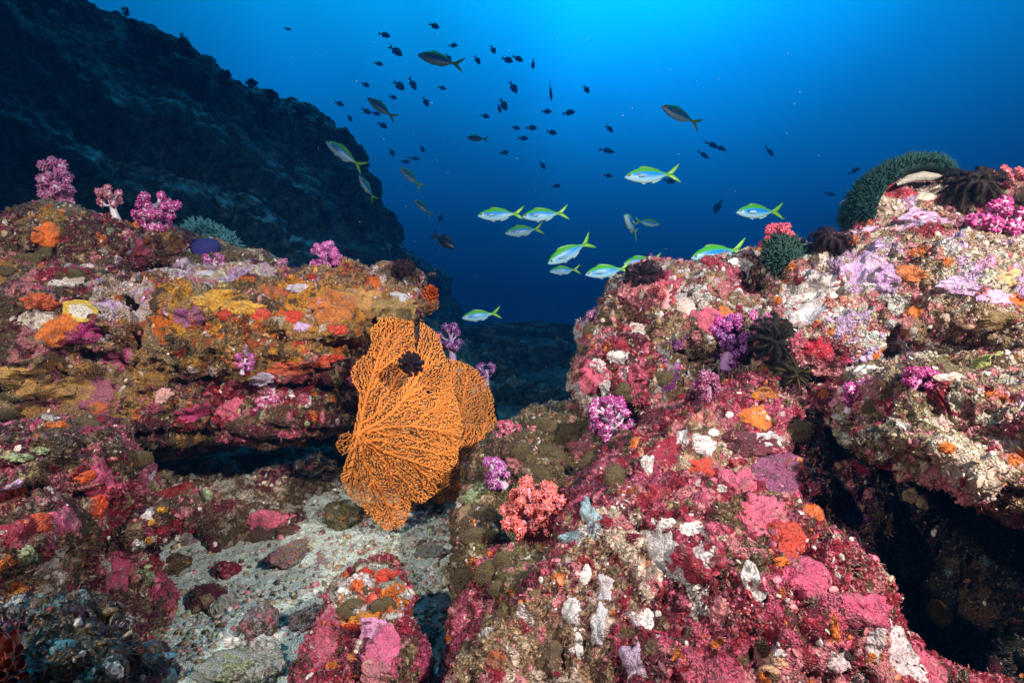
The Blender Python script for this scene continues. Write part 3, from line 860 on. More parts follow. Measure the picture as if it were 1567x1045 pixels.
# ---- patches: encrusting sponges, ascidians and coralline crusts lying on the rock, each a part of its rock
PATCH_R, PATCH_S = 8, 56
def patch(px, py, rx, ry, colour, name='sponge_patch', on=None, roll=0, thick=.004, lobes=.25, label=None, seed=None, rim=None):
    loc, nor, key = cast(px, py, on)
    if key is None:
        return None
    rng = np.random.default_rng(int(px * 31 + py * 17) if seed is None else seed)
    o = ROCKS[key]['o']
    Y = loc.y
    PATCH_SPOTS.append((tuple(loc), (rx + ry) / 2 / F * Y, key))
    n = (nor * .6 + Vector((0, -1, 0)) * .4).normalized()
    right = Vector((1, 0, 0)); right = (right - n * right.dot(n)).normalized()
    up = -right.cross(n).normalized()
    if up.z < 0: up = -up
    ry = ry / max(.42, up.z)
    ph = rng.uniform(0, 6.28, 14)
    am = rng.normal(0, 1, 14) * lobes * .8 / np.array([.8, 1, 1.4, 1.9, 2.4, 3, 3.3, 3.6, 4, 4.3, 4.6, 5, 5.3, 5.6])
    V, H = [], []
    for i in range(PATCH_R + 1):
        t = i / PATCH_R
        for j in range(PATCH_S):
            th = 2 * math.pi * j / PATCH_S
            rr = max(.35, 1 + sum(am[q] * math.sin((q + 2) * th + ph[q]) for q in range(14)))
            x, z = rr * t * math.cos(th) * rx / F * Y, rr * t * math.sin(th) * ry / F * Y
            a = math.radians(roll)
            x, z = x * math.cos(a) - z * math.sin(a), x * math.sin(a) + z * math.cos(a)
            q = loc + right * x + up * z
            ok, hit, hn, _ = o.ray_cast(q + n * .05, -n, distance=.12)
            if not ok:
                ok, hit, hn, _ = o.closest_point_on_mesh(q)
            V.append(tuple(q - n * (q - loc).dot(n)))
            H.append((hit - q).dot(n))
            if i == 0:
                break
    H = np.array(H)
    lim = .55 * (rx + ry) / 2 / F * Y
    Hr = np.clip(H[1:].reshape(PATCH_R, PATCH_S), -lim, lim)
    for _ in range(2):
        up_, dn_ = np.vstack([Hr[:1], Hr[:-1]]), np.vstack([Hr[1:], Hr[-1:]])
        sm = (np.roll(Hr, 1, 1) + np.roll(Hr, -1, 1) + up_ + dn_ + 2 * Hr) / 6
        Hr = np.where(np.arange(PATCH_R)[:, None] > PATCH_R - 3, np.minimum(sm, Hr + .003), sm)
    H = np.concatenate([[Hr[0].mean()], Hr.ravel()])
    tt_ = np.concatenate([[0], np.repeat(np.arange(1, PATCH_R + 1) / PATCH_R, PATCH_S)])
    H = H + thick * (1 - tt_ ** 5) * (1 + .45 * rng.normal(size=len(H)) * (tt_ < 1) * np.clip(tt_ * 1.6 - .2, 0, 1)) - thick * .8 * (rng.random(len(H)) < .07) * (tt_ > .4) + np.where(tt_ == 1, -.004, .0008)
    V = np.array(V) + H[:, None] * np.array(n)
    Fq = []
    for j in range(PATCH_S):
        Fq.append((0, 1 + j, 1 + (j + 1) % PATCH_S))
    for i in range(1, PATCH_R):
        A, B = 1 + (i - 1) * PATCH_S, 1 + i * PATCH_S
        for j in range(PATCH_S):
            Fq.append((A + j, B + j, B + (j + 1) % PATCH_S, A + (j + 1) % PATCH_S))
    base = np.array(PAL[colour] if isinstance(colour, str) else colour)
    c = base * (1 + .30 * fbm(V, 120, 3, 5)[:, None] + .25 * fbm(V, 40, 2, 6)[:, None])
    sil = smooth(.1, .45, fbm(V, 70, 3, int(px)))[:, None] * .55
    c = c * (1 - sil) + np.array([[.30, .22, .16]]) * base.mean() * 2.2 * sil
    if rim:
        rc = np.array(PAL[rim])
        m = np.zeros(len(V), bool); m[1 + (PATCH_R - 2) * PATCH_S:] = True
        c = np.where(m[:, None], rc, c)
    ob = mesh_obj(name, V, Fq, M_PATCH, o, np.clip(c, .005, .88))
    if label: ob['label'] = label
    return ob

PATCHES = [
    # white ascidian / sponge discs on the big slope
    (1047, 672, 15, 14, 'white', 'white_sponge'), (1078, 685, 18, 14, 'white', 'white_sponge'), (990, 705, 13, 12, 'white', 'white_sponge'), (1092, 662, 9, 7, 'white', 'white_sponge'), (1066, 668, 8, 6, 'white', 'white_sponge'),
    (1105, 748, 9, 7, 'white', 'white_sponge'), (1068, 740, 6, 5, 'white', 'white_sponge'), (1022, 800, 24, 9, 'white', 'white_sponge'), (1060, 810, 22, 13, 'white', 'white_sponge'), (1012, 835, 22, 38, (.40, .36, .36), 'grey_sponge'),
    (1150, 885, 16, 18, 'white', 'white_sponge'), (1176, 676, 24, 18, (.55, .55, .58), 'white_sponge'), (873, 935, 18, 17, 'white', 'white_sponge'), (895, 880, 8, 14, 'white', 'white_sponge'), (915, 960, 15, 26, (.5, .47, .5), 'grey_sponge'),
    (925, 910, 12, 28, (.52, .46, .50), 'grey_sponge'), (990, 948, 10, 14, 'white', 'white_sponge'), (1008, 940, 6, 8, 'white', 'white_sponge'), (1282, 1005, 26, 22, (.55, .44, .45), 'pale_crust'), (1370, 1000, 36, 36, (.55, .44, .45), 'pale_crust'),
    (1340, 985, 14, 26, (.55, .44, .45), 'pale_crust'), (1420, 1020, 30, 26, 'pink', 'pink_crust'), (1102, 935, 16, 20, 'rose', 'pink_crust'), (965, 1010, 18, 24, (.42, .28, .38), 'lilac_crust'), (1010, 755, 18, 14, 'crimson', 'crimson_crust'),
    (1020, 690, 34, 26, 'crimson', 'crimson_crust'), (1080, 715, 20, 16, 'red', 'crimson_crust'), (1150, 680, 40, 22, 'maroon', 'crimson_crust'), (1075, 610, 26, 20, 'maroon', 'crimson_crust'), (1130, 740, 26, 26, 'pink', 'pink_crust'),
    (1060, 870, 30, 22, 'crimson', 'crimson_crust'), (1190, 725, 44, 36, (.22, .05, .13), 'wine_crust'), (1160, 640, 24, 20, 'orange', 'orange_sponge'), (1163, 632, 12, 9, 'white', 'white_sponge'), (1245, 785, 20, 15, (.55, .10, .01), 'orange_sponge'),
    (1195, 858, 13, 7, 'orange', 'orange_sponge'), (1275, 960, 7, 22, 'orange', 'orange_sponge'), (1200, 815, 30, 16, 'red', 'crimson_crust'), (970, 680, 12, 13, 'orange', 'orange_sponge'), (1295, 805, 12, 18, 'teal', 'teal_sponge'),
    (1440, 940, 16, 20, 'gold', 'orange_sponge'), (1180, 1015, 20, 12, 'peach', 'pale_crust'), (1170, 790, 40, 30, 'pink', 'pink_crust'), (1235, 880, 34, 30, 'hotpink', 'pink_crust'), (1320, 930, 40, 22, 'hotpink', 'pink_crust'),
    (840, 1000, 26, 20, 'brown', 'brown_crust'), (880, 820, 24, 8, (.3, .45, .5), 'pale_blue_sponge'), (905, 790, 12, 26, (.3, .42, .48), 'pale_blue_sponge'), (760, 1010, 18, 10, 'rust', 'orange_sponge'), (885, 985, 8, 20, 'white', 'white_sponge'),
    # left shelf
    (92, 500, 28, 22, (.72, .17, .015), 'orange_sponge'), (60, 462, 22, 16, (.6, .10, .02), 'orange_sponge'), (55, 490, 26, 20, (.58, .50, .42), 'pale_crust'), (130, 505, 30, 18, 'magenta', 'wine_crust'), (95, 435, 22, 12, (.58, .52, .5), 'pale_crust'),
    (70, 362, 18, 18, (.68, .14, .015), 'orange_sponge'), (185, 545, 24, 16, (.50, .09, .20), 'pink_crust'), (60, 600, 30, 14, 'ochre', 'ochre_crust'), (110, 590, 26, 22, 'ochre', 'ochre_crust'), (35, 590, 26, 20, 'ochre', 'ochre_crust'), (30, 570, 30, 12, (.55, .3, .08), 'ochre_crust'),
    (148, 608, 28, 26, (.28, .08, .12), 'wine_crust'), (150, 624, 14, 10, (.62, .14, .02), 'orange_sponge'), (85, 650, 18, 8, 'orange', 'orange_sponge'), (450, 487, 15, 12, 'red', 'red_sponge'), (510, 470, 40, 26, (.50, .15, .02), 'orange_sponge'),
    (430, 448, 30, 10, 'rust', 'orange_sponge'), (492, 462, 14, 8, (.62, .3, .35), 'pink_crust'), (397, 480, 14, 10, 'red', 'red_sponge'), (515, 503, 16, 8, 'red', 'red_sponge'), (450, 562, 50, 12, (.5, .07, .02), 'red_sponge'), (500, 550, 24, 7, 'red', 'red_sponge'),
    (345, 482, 12, 9, 'red', 'red_sponge'), (462, 500, 12, 10, 'lilac', 'lilac_crust'), (330, 460, 36, 16, (.60, .30, .03), 'gold_sponge'), (370, 470, 26, 14, (.66, .34, .03), 'gold_sponge'), (285, 485, 20, 16, (.3, .08, .2), 'wine_crust'),
    (325, 420, 40, 9, (.58, .52, .56), 'pale_crust'), (450, 440, 22, 8, (.58, .5, .6), 'lilac_crust'), (400, 580, 20, 10, (.5, .4, .55), 'lilac_crust'), (355, 628, 22, 18, 'pink', 'pink_crust'), (295, 632, 22, 14, (.4, .03, .12), 'wine_crust'),
    (250, 606, 14, 12, (.66, .36, .34), 'pink_crust'), (560, 455, 30, 20, 'ochre', 'ochre_crust'), (600, 470, 40, 18, (.3, .19, .06), 'ochre_crust'), (615, 455, 18, 8, (.45, .45, .5), 'pale_crust'), (15, 610, 24, 10, 'tan', 'ochre_crust'), (170, 470, 26, 14, 'lilac', 'lilac_crust'),
    # lower left
    (128, 732, 13, 10, (.66, .09, .01), 'red_sponge'), (150, 775, 16, 15, (.68, .07, .01), 'red_sponge'), (158, 735, 22, 28, 'hotpink', 'pink_crust'), (95, 795, 20, 15, 'hotpink', 'pink_crust'), (60, 800, 24, 13, (.5, .07, .02), 'red_sponge'), (30, 820, 26, 22, 'crimson', 'wine_crust'),
    (180, 880, 20, 38, (.50, .07, .17), 'pink_crust'), (230, 790, 14, 8, 'white', 'white_sponge'), (248, 780, 6, 5, 'gold', 'gold_sponge'), (232, 800, 6, 5, 'gold', 'gold_sponge'), (228, 826, 5, 8, 'gold', 'gold_sponge'), (278, 785, 11, 9, (.66, .2, .28), 'pink_crust'),
    (90, 845, 16, 10, (.5, .46, .44), 'pale_crust'), (70, 870, 20, 12, (.45, .38, .32), 'pale_crust'), (18, 745, 12, 7, 'lilac', 'lilac_crust'), (80, 640, 10, 7, (.5, .52, .6), 'pale_crust'), (25, 700, 18, 8, 'sage', 'green_sponge'), (65, 690, 14, 6, 'sage', 'green_sponge'),
    (270, 750, 28, 16, (.22, .01, .008), 'red_sponge'), (410, 795, 34, 12, 'pink', 'pink_crust'), (470, 825, 26, 10, 'lilac', 'lilac_crust'), (420, 825, 40, 20, (.08, .04, .025), 'brown_crust'),
    # cone rock
    (590, 880, 18, 9, 'red', 'red_sponge'), (545, 895, 14, 10, (.6, .12, .02), 'red_sponge'), (560, 875, 16, 6, 'red', 'red_sponge'), (580, 1000, 30, 32, (.58, .11, .22), 'pink_crust'), (565, 965, 22, 16, (.6, .25, .42), 'lilac_crust'), (500, 980, 30, 40, 'pink', 'pink_crust'),
    (560, 945, 24, 10, (.66, .24, .02), 'orange_sponge'), (575, 1035, 22, 16, 'rose', 'pink_crust'),
    # middle rock and plateau
    (915, 560, 14, 12, 'white', 'white_sponge'), (957, 573, 9, 12, (.66, .5, .58), 'pale_crust'), (928, 592, 6, 24, (.62, .60, .58), 'white_sponge'), (925, 590, 10, 10, 'white', 'white_sponge'), (910, 575, 26, 22, 'pink', 'pink_crust'), (945, 525, 12, 9, 'crimson', 'crimson_crust'),
    (975, 505, 12, 9, (.62, .55, .50), 'pale_crust'), (965, 500, 11, 8, 'pink', 'pink_crust'), (950, 548, 20, 10, 'white', 'white_sponge'), (1085, 490, 24, 22, 'pink', 'pink_crust'), (1110, 480, 14, 10, 'orange', 'orange_sponge'), (1135, 405, 20, 12, 'white', 'white_sponge'), (1118, 392, 14, 7, 'white', 'white_sponge'),
    (1050, 470, 20, 14, (.6, .5, .45), 'pale_crust'), (1090, 400, 14, 9, 'crimson', 'crimson_crust'), (1020, 455, 16, 16, (.55, .12, .14), 'pink_crust'), (1190, 460, 7, 8, 'orange', 'orange_sponge'), (1250, 445, 40, 22, 'white', 'white_sponge'), (1240, 490, 34, 24, (.60, .56, .60), 'white_sponge'),
    (1325, 410, 34, 30, 'lilac', 'lilac_crust'), (1320, 350, 22, 9, 'lilac', 'lilac_crust'), (1400, 342, 50, 7, 'lilac', 'lilac_crust'), (1360, 425, 16, 20, (.5, .3, .55), 'lilac_crust'), (1420, 330, 40, 12, 'lilac', 'lilac_crust'), (1480, 440, 36, 12, 'lilac', 'lilac_crust'), (1530, 455, 28, 12, 'lilac', 'lilac_crust'),
    (1510, 400, 16, 10, (.62, .3, .5), 'lilac_crust'), (1555, 463, 18, 9, (.7, .15, .01), 'orange_sponge'), (1400, 480, 14, 8, (.66, .17, .02), 'orange_sponge'), (1395, 420, 22, 10, (.62, .18, .05), 'orange_sponge'), (1540, 425, 18, 14, (.68, .42, .2), 'gold_sponge'), (1375, 295, 22, 14, (.40, .03, .05), 'crimson_crust'),
    (1420, 300, 14, 8, (.7, .66, .5), 'pale_crust'), (1430, 285, 10, 6, 'cream', 'pale_crust'), (1250, 535, 22, 16, (.42, .01, .03), 'crimson_crust'), (1175, 605, 18, 14, (.5, .14, .01), 'orange_sponge'), (1325, 565, 20, 9, (.72, .66, .62), 'white_sponge'), (1470, 575, 30, 11, (.72, .62, .5), 'pale_crust'),
    (1500, 555, 34, 12, (.40, .42, .10), 'green_sponge'), (1450, 560, 34, 18, (.12, .09, .035), 'brown_crust'), (1530, 490, 30, 14, (.22, .14, .05), 'brown_crust'), (1545, 680, 22, 9, (.6, .45, .45), 'pale_crust'), (1450, 685, 13, 9, 'orange', 'orange_sponge'), (1440, 650, 12, 16, (.62, .42, .36), 'pale_crust'), (1410, 755, 26, 10, 'tan', 'ochre_crust'),
]
NOT_MIND = ('slope',)
for p_ in PATCHES:
    patch(*p_[:5], name=p_[5], thick=.0016 if p_[5] in ('white_sponge', 'pale_crust', 'lilac_crust', 'grey_sponge') else .0022 if 'crust' in p_[5] else .0038, lobes=.06 if p_[5] in ('white_sponge', 'orange_sponge') and p_[2] < 22 else .13)

BIT_N = dict(cleft=3000, knob=7000, back=2000, shelf=26000, recess=6000, boulder=7000, wine=6000, pillar=5000, corner=3500, cone=6000, cushion=9000, middle=14000, plateau=22000, overhang=13000, slope=34000, cavity=5000)
for i, (k_, n_) in enumerate(BIT_N.items()):
    crust_bits(k_, int(n_ * (.6 if k_ != 'corner' else .3)), np.random.default_rng(300 + i), size=(.0007, .0034) if k_ in ('slope', 'overhang', 'cone', 'wine', 'boulder', 'pillar') else (.0009, .0042))

# ---- sea fans
def inside(poly, x, y):
    r = np.zeros(len(x), bool)
    n = len(poly)
    for i in range(n):
        x1, y1 = poly[i]
        x2, y2 = poly[(i + 1) % n]
        c = ((y1 > y) != (y2 > y)) & (x < (x2 - x1) * (y - y1) / (y2 - y1 + 1e-9) + x1)
        r ^= c
    return r
def sea_fan(poly, veins, Yfun, label, spacing=5.0, seed=1, colour=(.66, .205, .032), holes=(), r0=1.08):
    rng = np.random.default_rng(seed)
    poly = np.array(poly, float)
    lo, hi = poly.min(0), poly.max(0)
    # points spread evenly over the fan, then joined into one branching tree that runs outward from the stem
    cand = rng.uniform(lo, hi, (200000, 2))
    ins = inside(poly, cand[:, 0], cand[:, 1])
    for (hx, hy, hr) in holes:
        ins &= np.hypot(cand[:, 0] - hx, cand[:, 1] - hy) > hr
    cand = cand[ins]
    cellg, pts_ = {}, []
    r2 = (spacing * .80) ** 2
    for x, y in cand:
        cx, cy = int(x // spacing), int(y // spacing)
        if all((x - a) ** 2 + (y - b) ** 2 > r2 for i in (-1, 0, 1) for j in (-1, 0, 1) for (a, b) in cellg.get((cx + i, cy + j), ())):
            cellg.setdefault((cx, cy), []).append((x, y))
            pts_.append((x, y))
    A = np.array(pts_)
    nodes, par, plen = [], [], []
    for v in veins:
        v = np.array(v, float)
        last = 0 if nodes else -1
        for a, b in zip(v[:-1], v[1:]):
            m = max(2, int(np.linalg.norm(b - a) / 2.6))
            for t in np.arange(0, 1, 1 / m):
                q = a + (b - a) * t + rng.normal(0, .6, 2)
                if len(nodes) and last == 0 and np.linalg.norm(q - nodes[0]) < 1.5:
                    continue
                plen.append(0 if last < 0 else plen[last] + np.linalg.norm(q - nodes[last]))
                nodes.append(q)
                par.append(last)
                last = len(nodes) - 1
    NV = np.array(nodes)
    A = A[np.linalg.norm(A[:, None] - NV[None], axis=2).min(1) > spacing * .55]
    cost = np.full(len(A), 1e9)
    dist_ = np.full(len(A), 1e9)
    own = np.zeros(len(A), int)
    done = np.zeros(len(A), bool)
    bf = .42
    def relax(k):
        nonlocal cost, own, dist_
        d = np.linalg.norm(A - nodes[k], axis=1)
        c = d + bf * (plen[k] * .5 + d)
        b = (c < cost) & ~done & (d < spacing * 2.6)
        cost = np.where(b, c, cost); own = np.where(b, k, own); dist_ = np.where(b, d, dist_)
    for k in range(len(nodes)):
        relax(k)
    for _ in range(len(A)):
        i = int(np.where(done, 1e12, cost).argmin())
        if done[i] or cost[i] > 1e8:
            break
        done[i] = True
        k = int(own[i])
        nodes.append(A[i]); par.append(k); plen.append(plen[k] + dist_[i])
        relax(len(nodes) - 1)
    # soften the joints: every node is drawn a little towards its neighbours on the same twig
    N_ = np.array(nodes)
    for _ in range(2):
        pr = np.array(par)
        ch = np.zeros_like(N_); cc = np.zeros(len(N_))
        ok = pr >= 0
        np.add.at(ch, pr[ok], N_[ok]); np.add.at(cc, pr[ok], 1)
        mid = (ok & (cc > 0))
        N_[mid] = N_[mid] * .6 + .2 * N_[pr[mid]] + .2 * ch[mid] / cc[mid][:, None]
    nodes = list(N_)
    N_ = np.array(nodes)
    par = np.array(par)
    n = len(N_)
    cnt = np.ones(n)
    for i in range(n - 1, 0, -1):
        if par[i] >= 0:
            cnt[par[i]] += cnt[i]
    rad = np.clip(r0 * (1 + .05 * np.maximum(cnt - 1, 0) ** .42), r0, 3.0)
    rad = np.where(cnt > 70, np.minimum(rad * 1.35, 3.4), rad) * rng.uniform(.88, 1.15, n)
    dz = rng.normal(0, .0012, n)
    for i in range(1, n):                     # twigs wander a little out of the plane of the fan
        dz[i] = .9 * dz[par[i]] + dz[i]
    Yv = np.array([Yfun(x, y) for x, y in N_]) + dz
    P3 = np.stack([(N_[:, 0] - 783.5) / F * Yv, Yv, (522.5 - N_[:, 1]) / F * Yv], 1)
    R3 = rad / F * Yv
    root = empty('sea_fan', P3[0], label, 'sea fan')
    base = P3[0]
    sides = 5
    th = np.arange(sides) * 2 * math.pi / sides
    thick = cnt > 90
    for nm, sel in (('stem', (par >= 0) & thick), ('branches', (par >= 0) & ~thick)):
        k = np.where(sel)[0]
        if not len(k):
            continue
        p0, p1 = P3[par[k]], P3[k]
        t = p1 - p0
        t /= np.linalg.norm(t, axis=1, keepdims=True) + 1e-12
        a, b = frames(t)
        ring = np.cos(th)[None, :, None] * a[:, None] + np.sin(th)[None, :, None] * b[:, None]
        e = t * (R3[k] * .35)[:, None]
        ra = np.minimum(R3[par[k]], R3[k] * 1.6)
        V0 = (p0 - e)[:, None] + ra[:, None, None] * ring
        V1 = (p1 + e)[:, None] + R3[k][:, None, None] * ring
        V = np.concatenate([V0, V1, (p1 + e * 2.2)[:, None]], 1)
        m = 2 * sides + 1
        jj = np.arange(sides)
        q1 = np.stack([jj, (jj + 1) % sides, sides + (jj + 1) % sides], 1)
        q2 = np.stack([jj, sides + (jj + 1) % sides, sides + jj], 1)
        q3 = np.stack([sides + jj, sides + (jj + 1) % sides, np.full(sides, 2 * sides)], 1)
        T = np.concatenate([q1, q2, q3])
        T = (T[None] + (np.arange(len(k)) * m)[:, None, None]).reshape(-1, 3)
        tip = np.clip(1 - cnt[k] / 14, 0, 1)[:, None]
        c = np.array([colour]) * (1 - .3 * tip) + np.array([[.80, .40, .10]]) * (.3 * tip)
        c = c * rng.uniform(.85, 1.12, (len(k), 1)) * (1 + .28 * vnoise(P3[k] * 16, 4)[:, None]) * np.where(cnt[k] > 60, 1.12, 1)[:, None]
        mesh_obj(nm, V.reshape(-1, 3) - base, T, M_FAN, root, np.repeat(np.clip(c, 0, .9), m, 0))
    return root
FAN1 = [(583, 487), (600, 484), (622, 490), (633, 491), (634, 520), (637, 540), (641, 520), (643, 492), (655, 499), (672, 513), (678, 535), (687, 560), (691, 585), (698, 610), (706, 640), (709, 660), (701, 680), (701, 705), (691, 720), (689, 740), (662, 760),
        (646, 771), (630, 766), (626, 790), (612, 809), (590, 813), (570, 795), (553, 775), (538, 765), (524, 742), (521, 728), (531, 700), (539, 670), (543, 650), (549, 620), (551, 600), (539, 585), (536, 570), (544, 555), (562, 540), (568, 525), (566, 505)]
sea_fan(FAN1, [[(547, 664), (556, 625), (570, 575), (588, 520)], [(547, 664), (590, 640), (622, 608), (650, 560), (662, 525)], [(547, 664), (585, 655), (630, 652), (690, 662)], [(547, 664), (585, 690), (622, 703), (668, 718)], [(547, 664), (558, 710), (582, 750), (600, 790)], [(547, 664), (538, 715), (532, 735)]],
        lambda x, y: 1.30 + .00035 * (x - 620) + .03 * math.sin((x - 540) / 50) + .018 * math.sin(y / 45 + x / 70), 'big orange sea fan before the reef shelf with a black feather star on it', 2.35, 1, holes=[(630, 662, 4), (672, 744, 4), (655, 600, 3)])
FAN2 = [(684, 548), (705, 553), (730, 565), (746, 585), (755, 610), (757, 635), (764, 652), (755, 672), (742, 695), (752, 720), (737, 745), (700, 768), (670, 772), (655, 755), (660, 650), (672, 600)]
sea_fan(FAN2, [[(665, 755), (690, 690), (705, 630), (715, 580)], [(665, 755), (710, 710), (745, 655)], [(665, 755), (672, 690), (680, 600)], [(665, 755), (705, 745), (735, 735)]],
        lambda x, y: 1.47 + .0004 * (x - 700) + .012 * math.sin(y / 40), 'smaller orange sea fan half hidden behind the big one', 2.4, 2, colour=(.62, .19, .03))
sea_fan([(513, 682), (520, 666), (534, 660), (541, 672), (538, 690), (524, 697)], [[(541, 664), (530, 672), (519, 683)]], lambda x, y: 1.33, 'tiny orange sea fan sprig left of the big sea fan stem', 2.8, 3)

# ---- soft corals
def cluster_mesh(rng, main, pale, nb=46):
    """a ball of stubby polyps"""
    mb = MB()
    sv, sq = uvsphere(8, 5)
    mb.add(sv * .62, sq[:, [0, 1, 2]], pale)
    mb.F[-1] = np.concatenate([sq[:, [0, 1, 2]], sq[sq[:, 2] != sq[:, 3]][:, [0, 2, 3]]])
    hv, ht = hemi_tris(6, 3)
    i = np.arange(nb) + .5
    ph = np.arccos(1 - 2 * i / nb)
    th = math.pi * (1 + 5 ** .5) * i
    D = np.stack([np.cos(th) * np.sin(ph), np.sin(th) * np.sin(ph), np.cos(ph)], 1) + rng.normal(0, .12, (nb, 3))
    D /= np.linalg.norm(D, axis=1, keepdims=True)
    a, b = frames(D)
    for q in range(nb):
        s = rng.uniform(.13, .22)
        h = rng.uniform(.28, .5)
        R = .56
        V = D[q] * R + s * hv[:, :1] * a[q] + s * hv[:, 1:2] * b[q] + (hv[:, 2:3] * h) * D[q]
        V += rng.normal(0, .02, V.shape)
        tcol = np.array(main) * rng.uniform(.7, 1.3)
        if rng.random() < .18:
            tcol = tcol * .4 + np.array(pale) * .6
        c = np.where(hv[:, 2:3] > .6, tcol, tcol * .75 + np.array(pale) * .12)
        mb.add(V, ht, np.clip(c, 0, .9))
    return mb
CLUSTERS = {}
def cluster_data(main, pale, var):
    key = (main, pale, var)
    if key not in CLUSTERS:
        o = cluster_mesh(np.random.default_rng(hash(key) % 9999 if False else int(sum(main) * 1000) + var), main, pale).build('polyp_cluster', M_CORAL)
        CLUSTERS[key] = o.data
        bpy.data.objects.remove(o)
    return CLUSTERS[key]
def soft_coral(px, py, H, Wd, ang, main, pale, n, csize, label, Y=None, seed=0, forward=.25, trunk=.34, trunkc=None, on=None, group=None, shape=1.0):
    """base at pixel (px,py); H, Wd in photo pixels; ang = lean in degrees from straight up, clockwise"""
    rng = np.random.default_rng(seed + int(px))
    if Y is None:
        loc, nor, key = cast(px, py, on)
        Y = loc.y
    else:
        loc = Vector(P(px, py, Y))
    u = Y / F
    root = empty('soft_coral', loc, label, 'soft coral', group)
    a = math.radians(ang)
    up = np.array([math.sin(a), -forward, math.cos(a)]); up /= np.linalg.norm(up)
    rt = np.array([math.cos(a), 0, -math.sin(a)])
    fw = np.cross(rt, up)
    cs = []
    for i in range(n):                                     # heads: egg-shaped crown over the trunk
        for _ in range(30):
            t = rng.uniform(trunk * .8, 1.0)
            wmax = (math.sin(math.pi * min(1, max(0.02, (t - trunk * .55) / (1.05 - trunk * .55))) ** shape)) ** .6
            th = rng.uniform(0, 2 * math.pi)
            rr = rng.uniform(.25, 1) ** .5
            q = np.array([math.cos(th) * rr * wmax * Wd / 2, math.sin(th) * rr * wmax * Wd / 2.4, t * H])
            if all(np.linalg.norm(q - c) > csize * 1.15 for c in cs) or _ == 29:
                cs.append(q)
                break
    mb = MB()
    tc_ = np.array(trunkc or pale)
    w0 = max(3.0, Wd * .13)
    top = np.array([0, 0, H * .72])
    path = np.array([[0, 0, -4], [0, 0, H * .2], [Wd * .03, 0, H * .45], top])
    TV = lambda p: ((p[:, :1] * rt + p[:, 1:2] * fw + p[:, 2:3] * up) * u)
    def addtube(pts, rads, c):
        V, Q = tube(TV(np.asarray(pts, float)), np.asarray(rads) * u, 7, False)
        col = np.clip(c * (1 + .15 * rng.normal(size=(len(V), 1))), .01, .9)
        mb.add(V, Q, col)
    addtube(path, [w0 * 1.25, w0, w0 * .8, w0 * .45], tc_)
    for c in cs:
        s = np.array([0, 0, max(H * .12, min(c[2] * .72, H * .62))])
        mid = s * .5 + c * .5 + np.array([0, 0, -.06 * H]) + rng.normal(0, 1.2, 3)
        addtube([s, mid, c], [w0 * .42, w0 * .28, csize * .32], tc_)
    mb.build('stalk', M_CORAL, root)
    for i, c in enumerate(cs):
        o = bpy.data.objects.new('polyp_cluster', cluster_data(tuple(main), tuple(pale), i % 3))
        C.objects.link(o)
        o.parent = root
        o.location = Vector(TV(c[None])[0])
        o.scale = tuple(csize * u * rng.uniform(.7, 1.25) * rng.uniform(.85, 1.15, 3))
        o.rotation_euler = tuple(rng.uniform(0, 6.28, 3))
    return root
PINKL, LIL = (.58, .14, .34), (.66, .50, .66)
MAG, WHI = (.50, .035, .26), (.70, .52, .66)
CRIM = (.52, .05, .10)
CORAL = (.80, .15, .11)
PURP, PUR2 = (.24, .045, .26), (.46, .34, .55)
soft_coral(95, 318, 68, 50, -6, PINKL, LIL, 24, 9, 'tall lilac-pink soft coral on top of the upper left knob', seed=1, Y=1.52, trunk=.04, trunkc=(.52, .20, .40))
soft_coral(70, 322, 14, 34, -10, PINKL, LIL, 5, 6, 'low lilac soft coral tuft at the foot of the tall lilac one', seed=2, Y=1.5)
soft_coral(178, 334, 46, 40, -12, (.50, .10, .17), (.70, .62, .68), 9, 8.5, 'dusky pink soft coral with a bare white trunk on the knob', seed=3, Y=1.53, trunk=.5)
soft_coral(240, 358, 62, 72, 0, MAG, WHI, 26, 8.5, 'bushy magenta and white soft coral overhanging the dark hole', seed=4, Y=1.58, trunk=.15)
soft_coral(328, 420, 30, 40, 0, (.42, .04, .25), WHI, 9, 7.5, 'small magenta soft coral beside the green anemone mound', seed=5, Y=1.66, trunk=.1)
soft_coral(503, 416, 44, 46, -10, (.55, .09, .36), (.62, .36, .62), 17, 7, 'upright pink-violet soft coral alone on the reef shelf rim', seed=6, Y=1.5, trunk=.12)
soft_coral(433, 416, 16, 26, 0, (.36, .10, .24), (.5, .4, .5), 6, 5.5, 'tiny faded soft coral left of the pink-violet one', seed=7, Y=1.58, trunk=.1)
soft_coral(372, 568, 30, 28, 15, (.48, .04, .28), WHI, 9, 6.5, 'small magenta soft coral tuft on the face of the reef shelf', seed=8, trunk=.1)
soft_coral(418, 592, 62, 38, 190, (.50, .03, .17), WHI, 17, 7.5, 'drooping crimson soft coral hanging down the shelf face', seed=9, trunk=.15)
soft_coral(540, 585, 30, 44, -20, (.36, .02, .10), (.5, .2, .35), 11, 7.5, 'dark crimson soft coral wedged left of the big sea fan', seed=10, trunk=.1, Y=1.44)
soft_coral(692, 548, 50, 40, -4, PURP, PUR2, 13, 6.5, 'shaded purple soft coral rising behind the two sea fans', seed=11, Y=1.75)
soft_coral(744, 585, 28, 32, 0, PURP, PUR2, 9, 6, 'small purple soft coral peeping over the smaller sea fan', seed=12, Y=1.72)
soft_coral(828, 838, 110, 96, -12, CORAL, (.72, .34, .42), 44, 11.5, 'large coral-red soft coral with a pink trunk in the middle of the gap', seed=13, Y=1.03, trunk=.3, trunkc=(.68, .30, .36))
soft_coral(952, 676, 72, 74, -28, (.46, .03, .27), WHI, 30, 8.5, 'magenta soft coral spreading below the rose rock', seed=14, trunk=.15, Y=1.2)
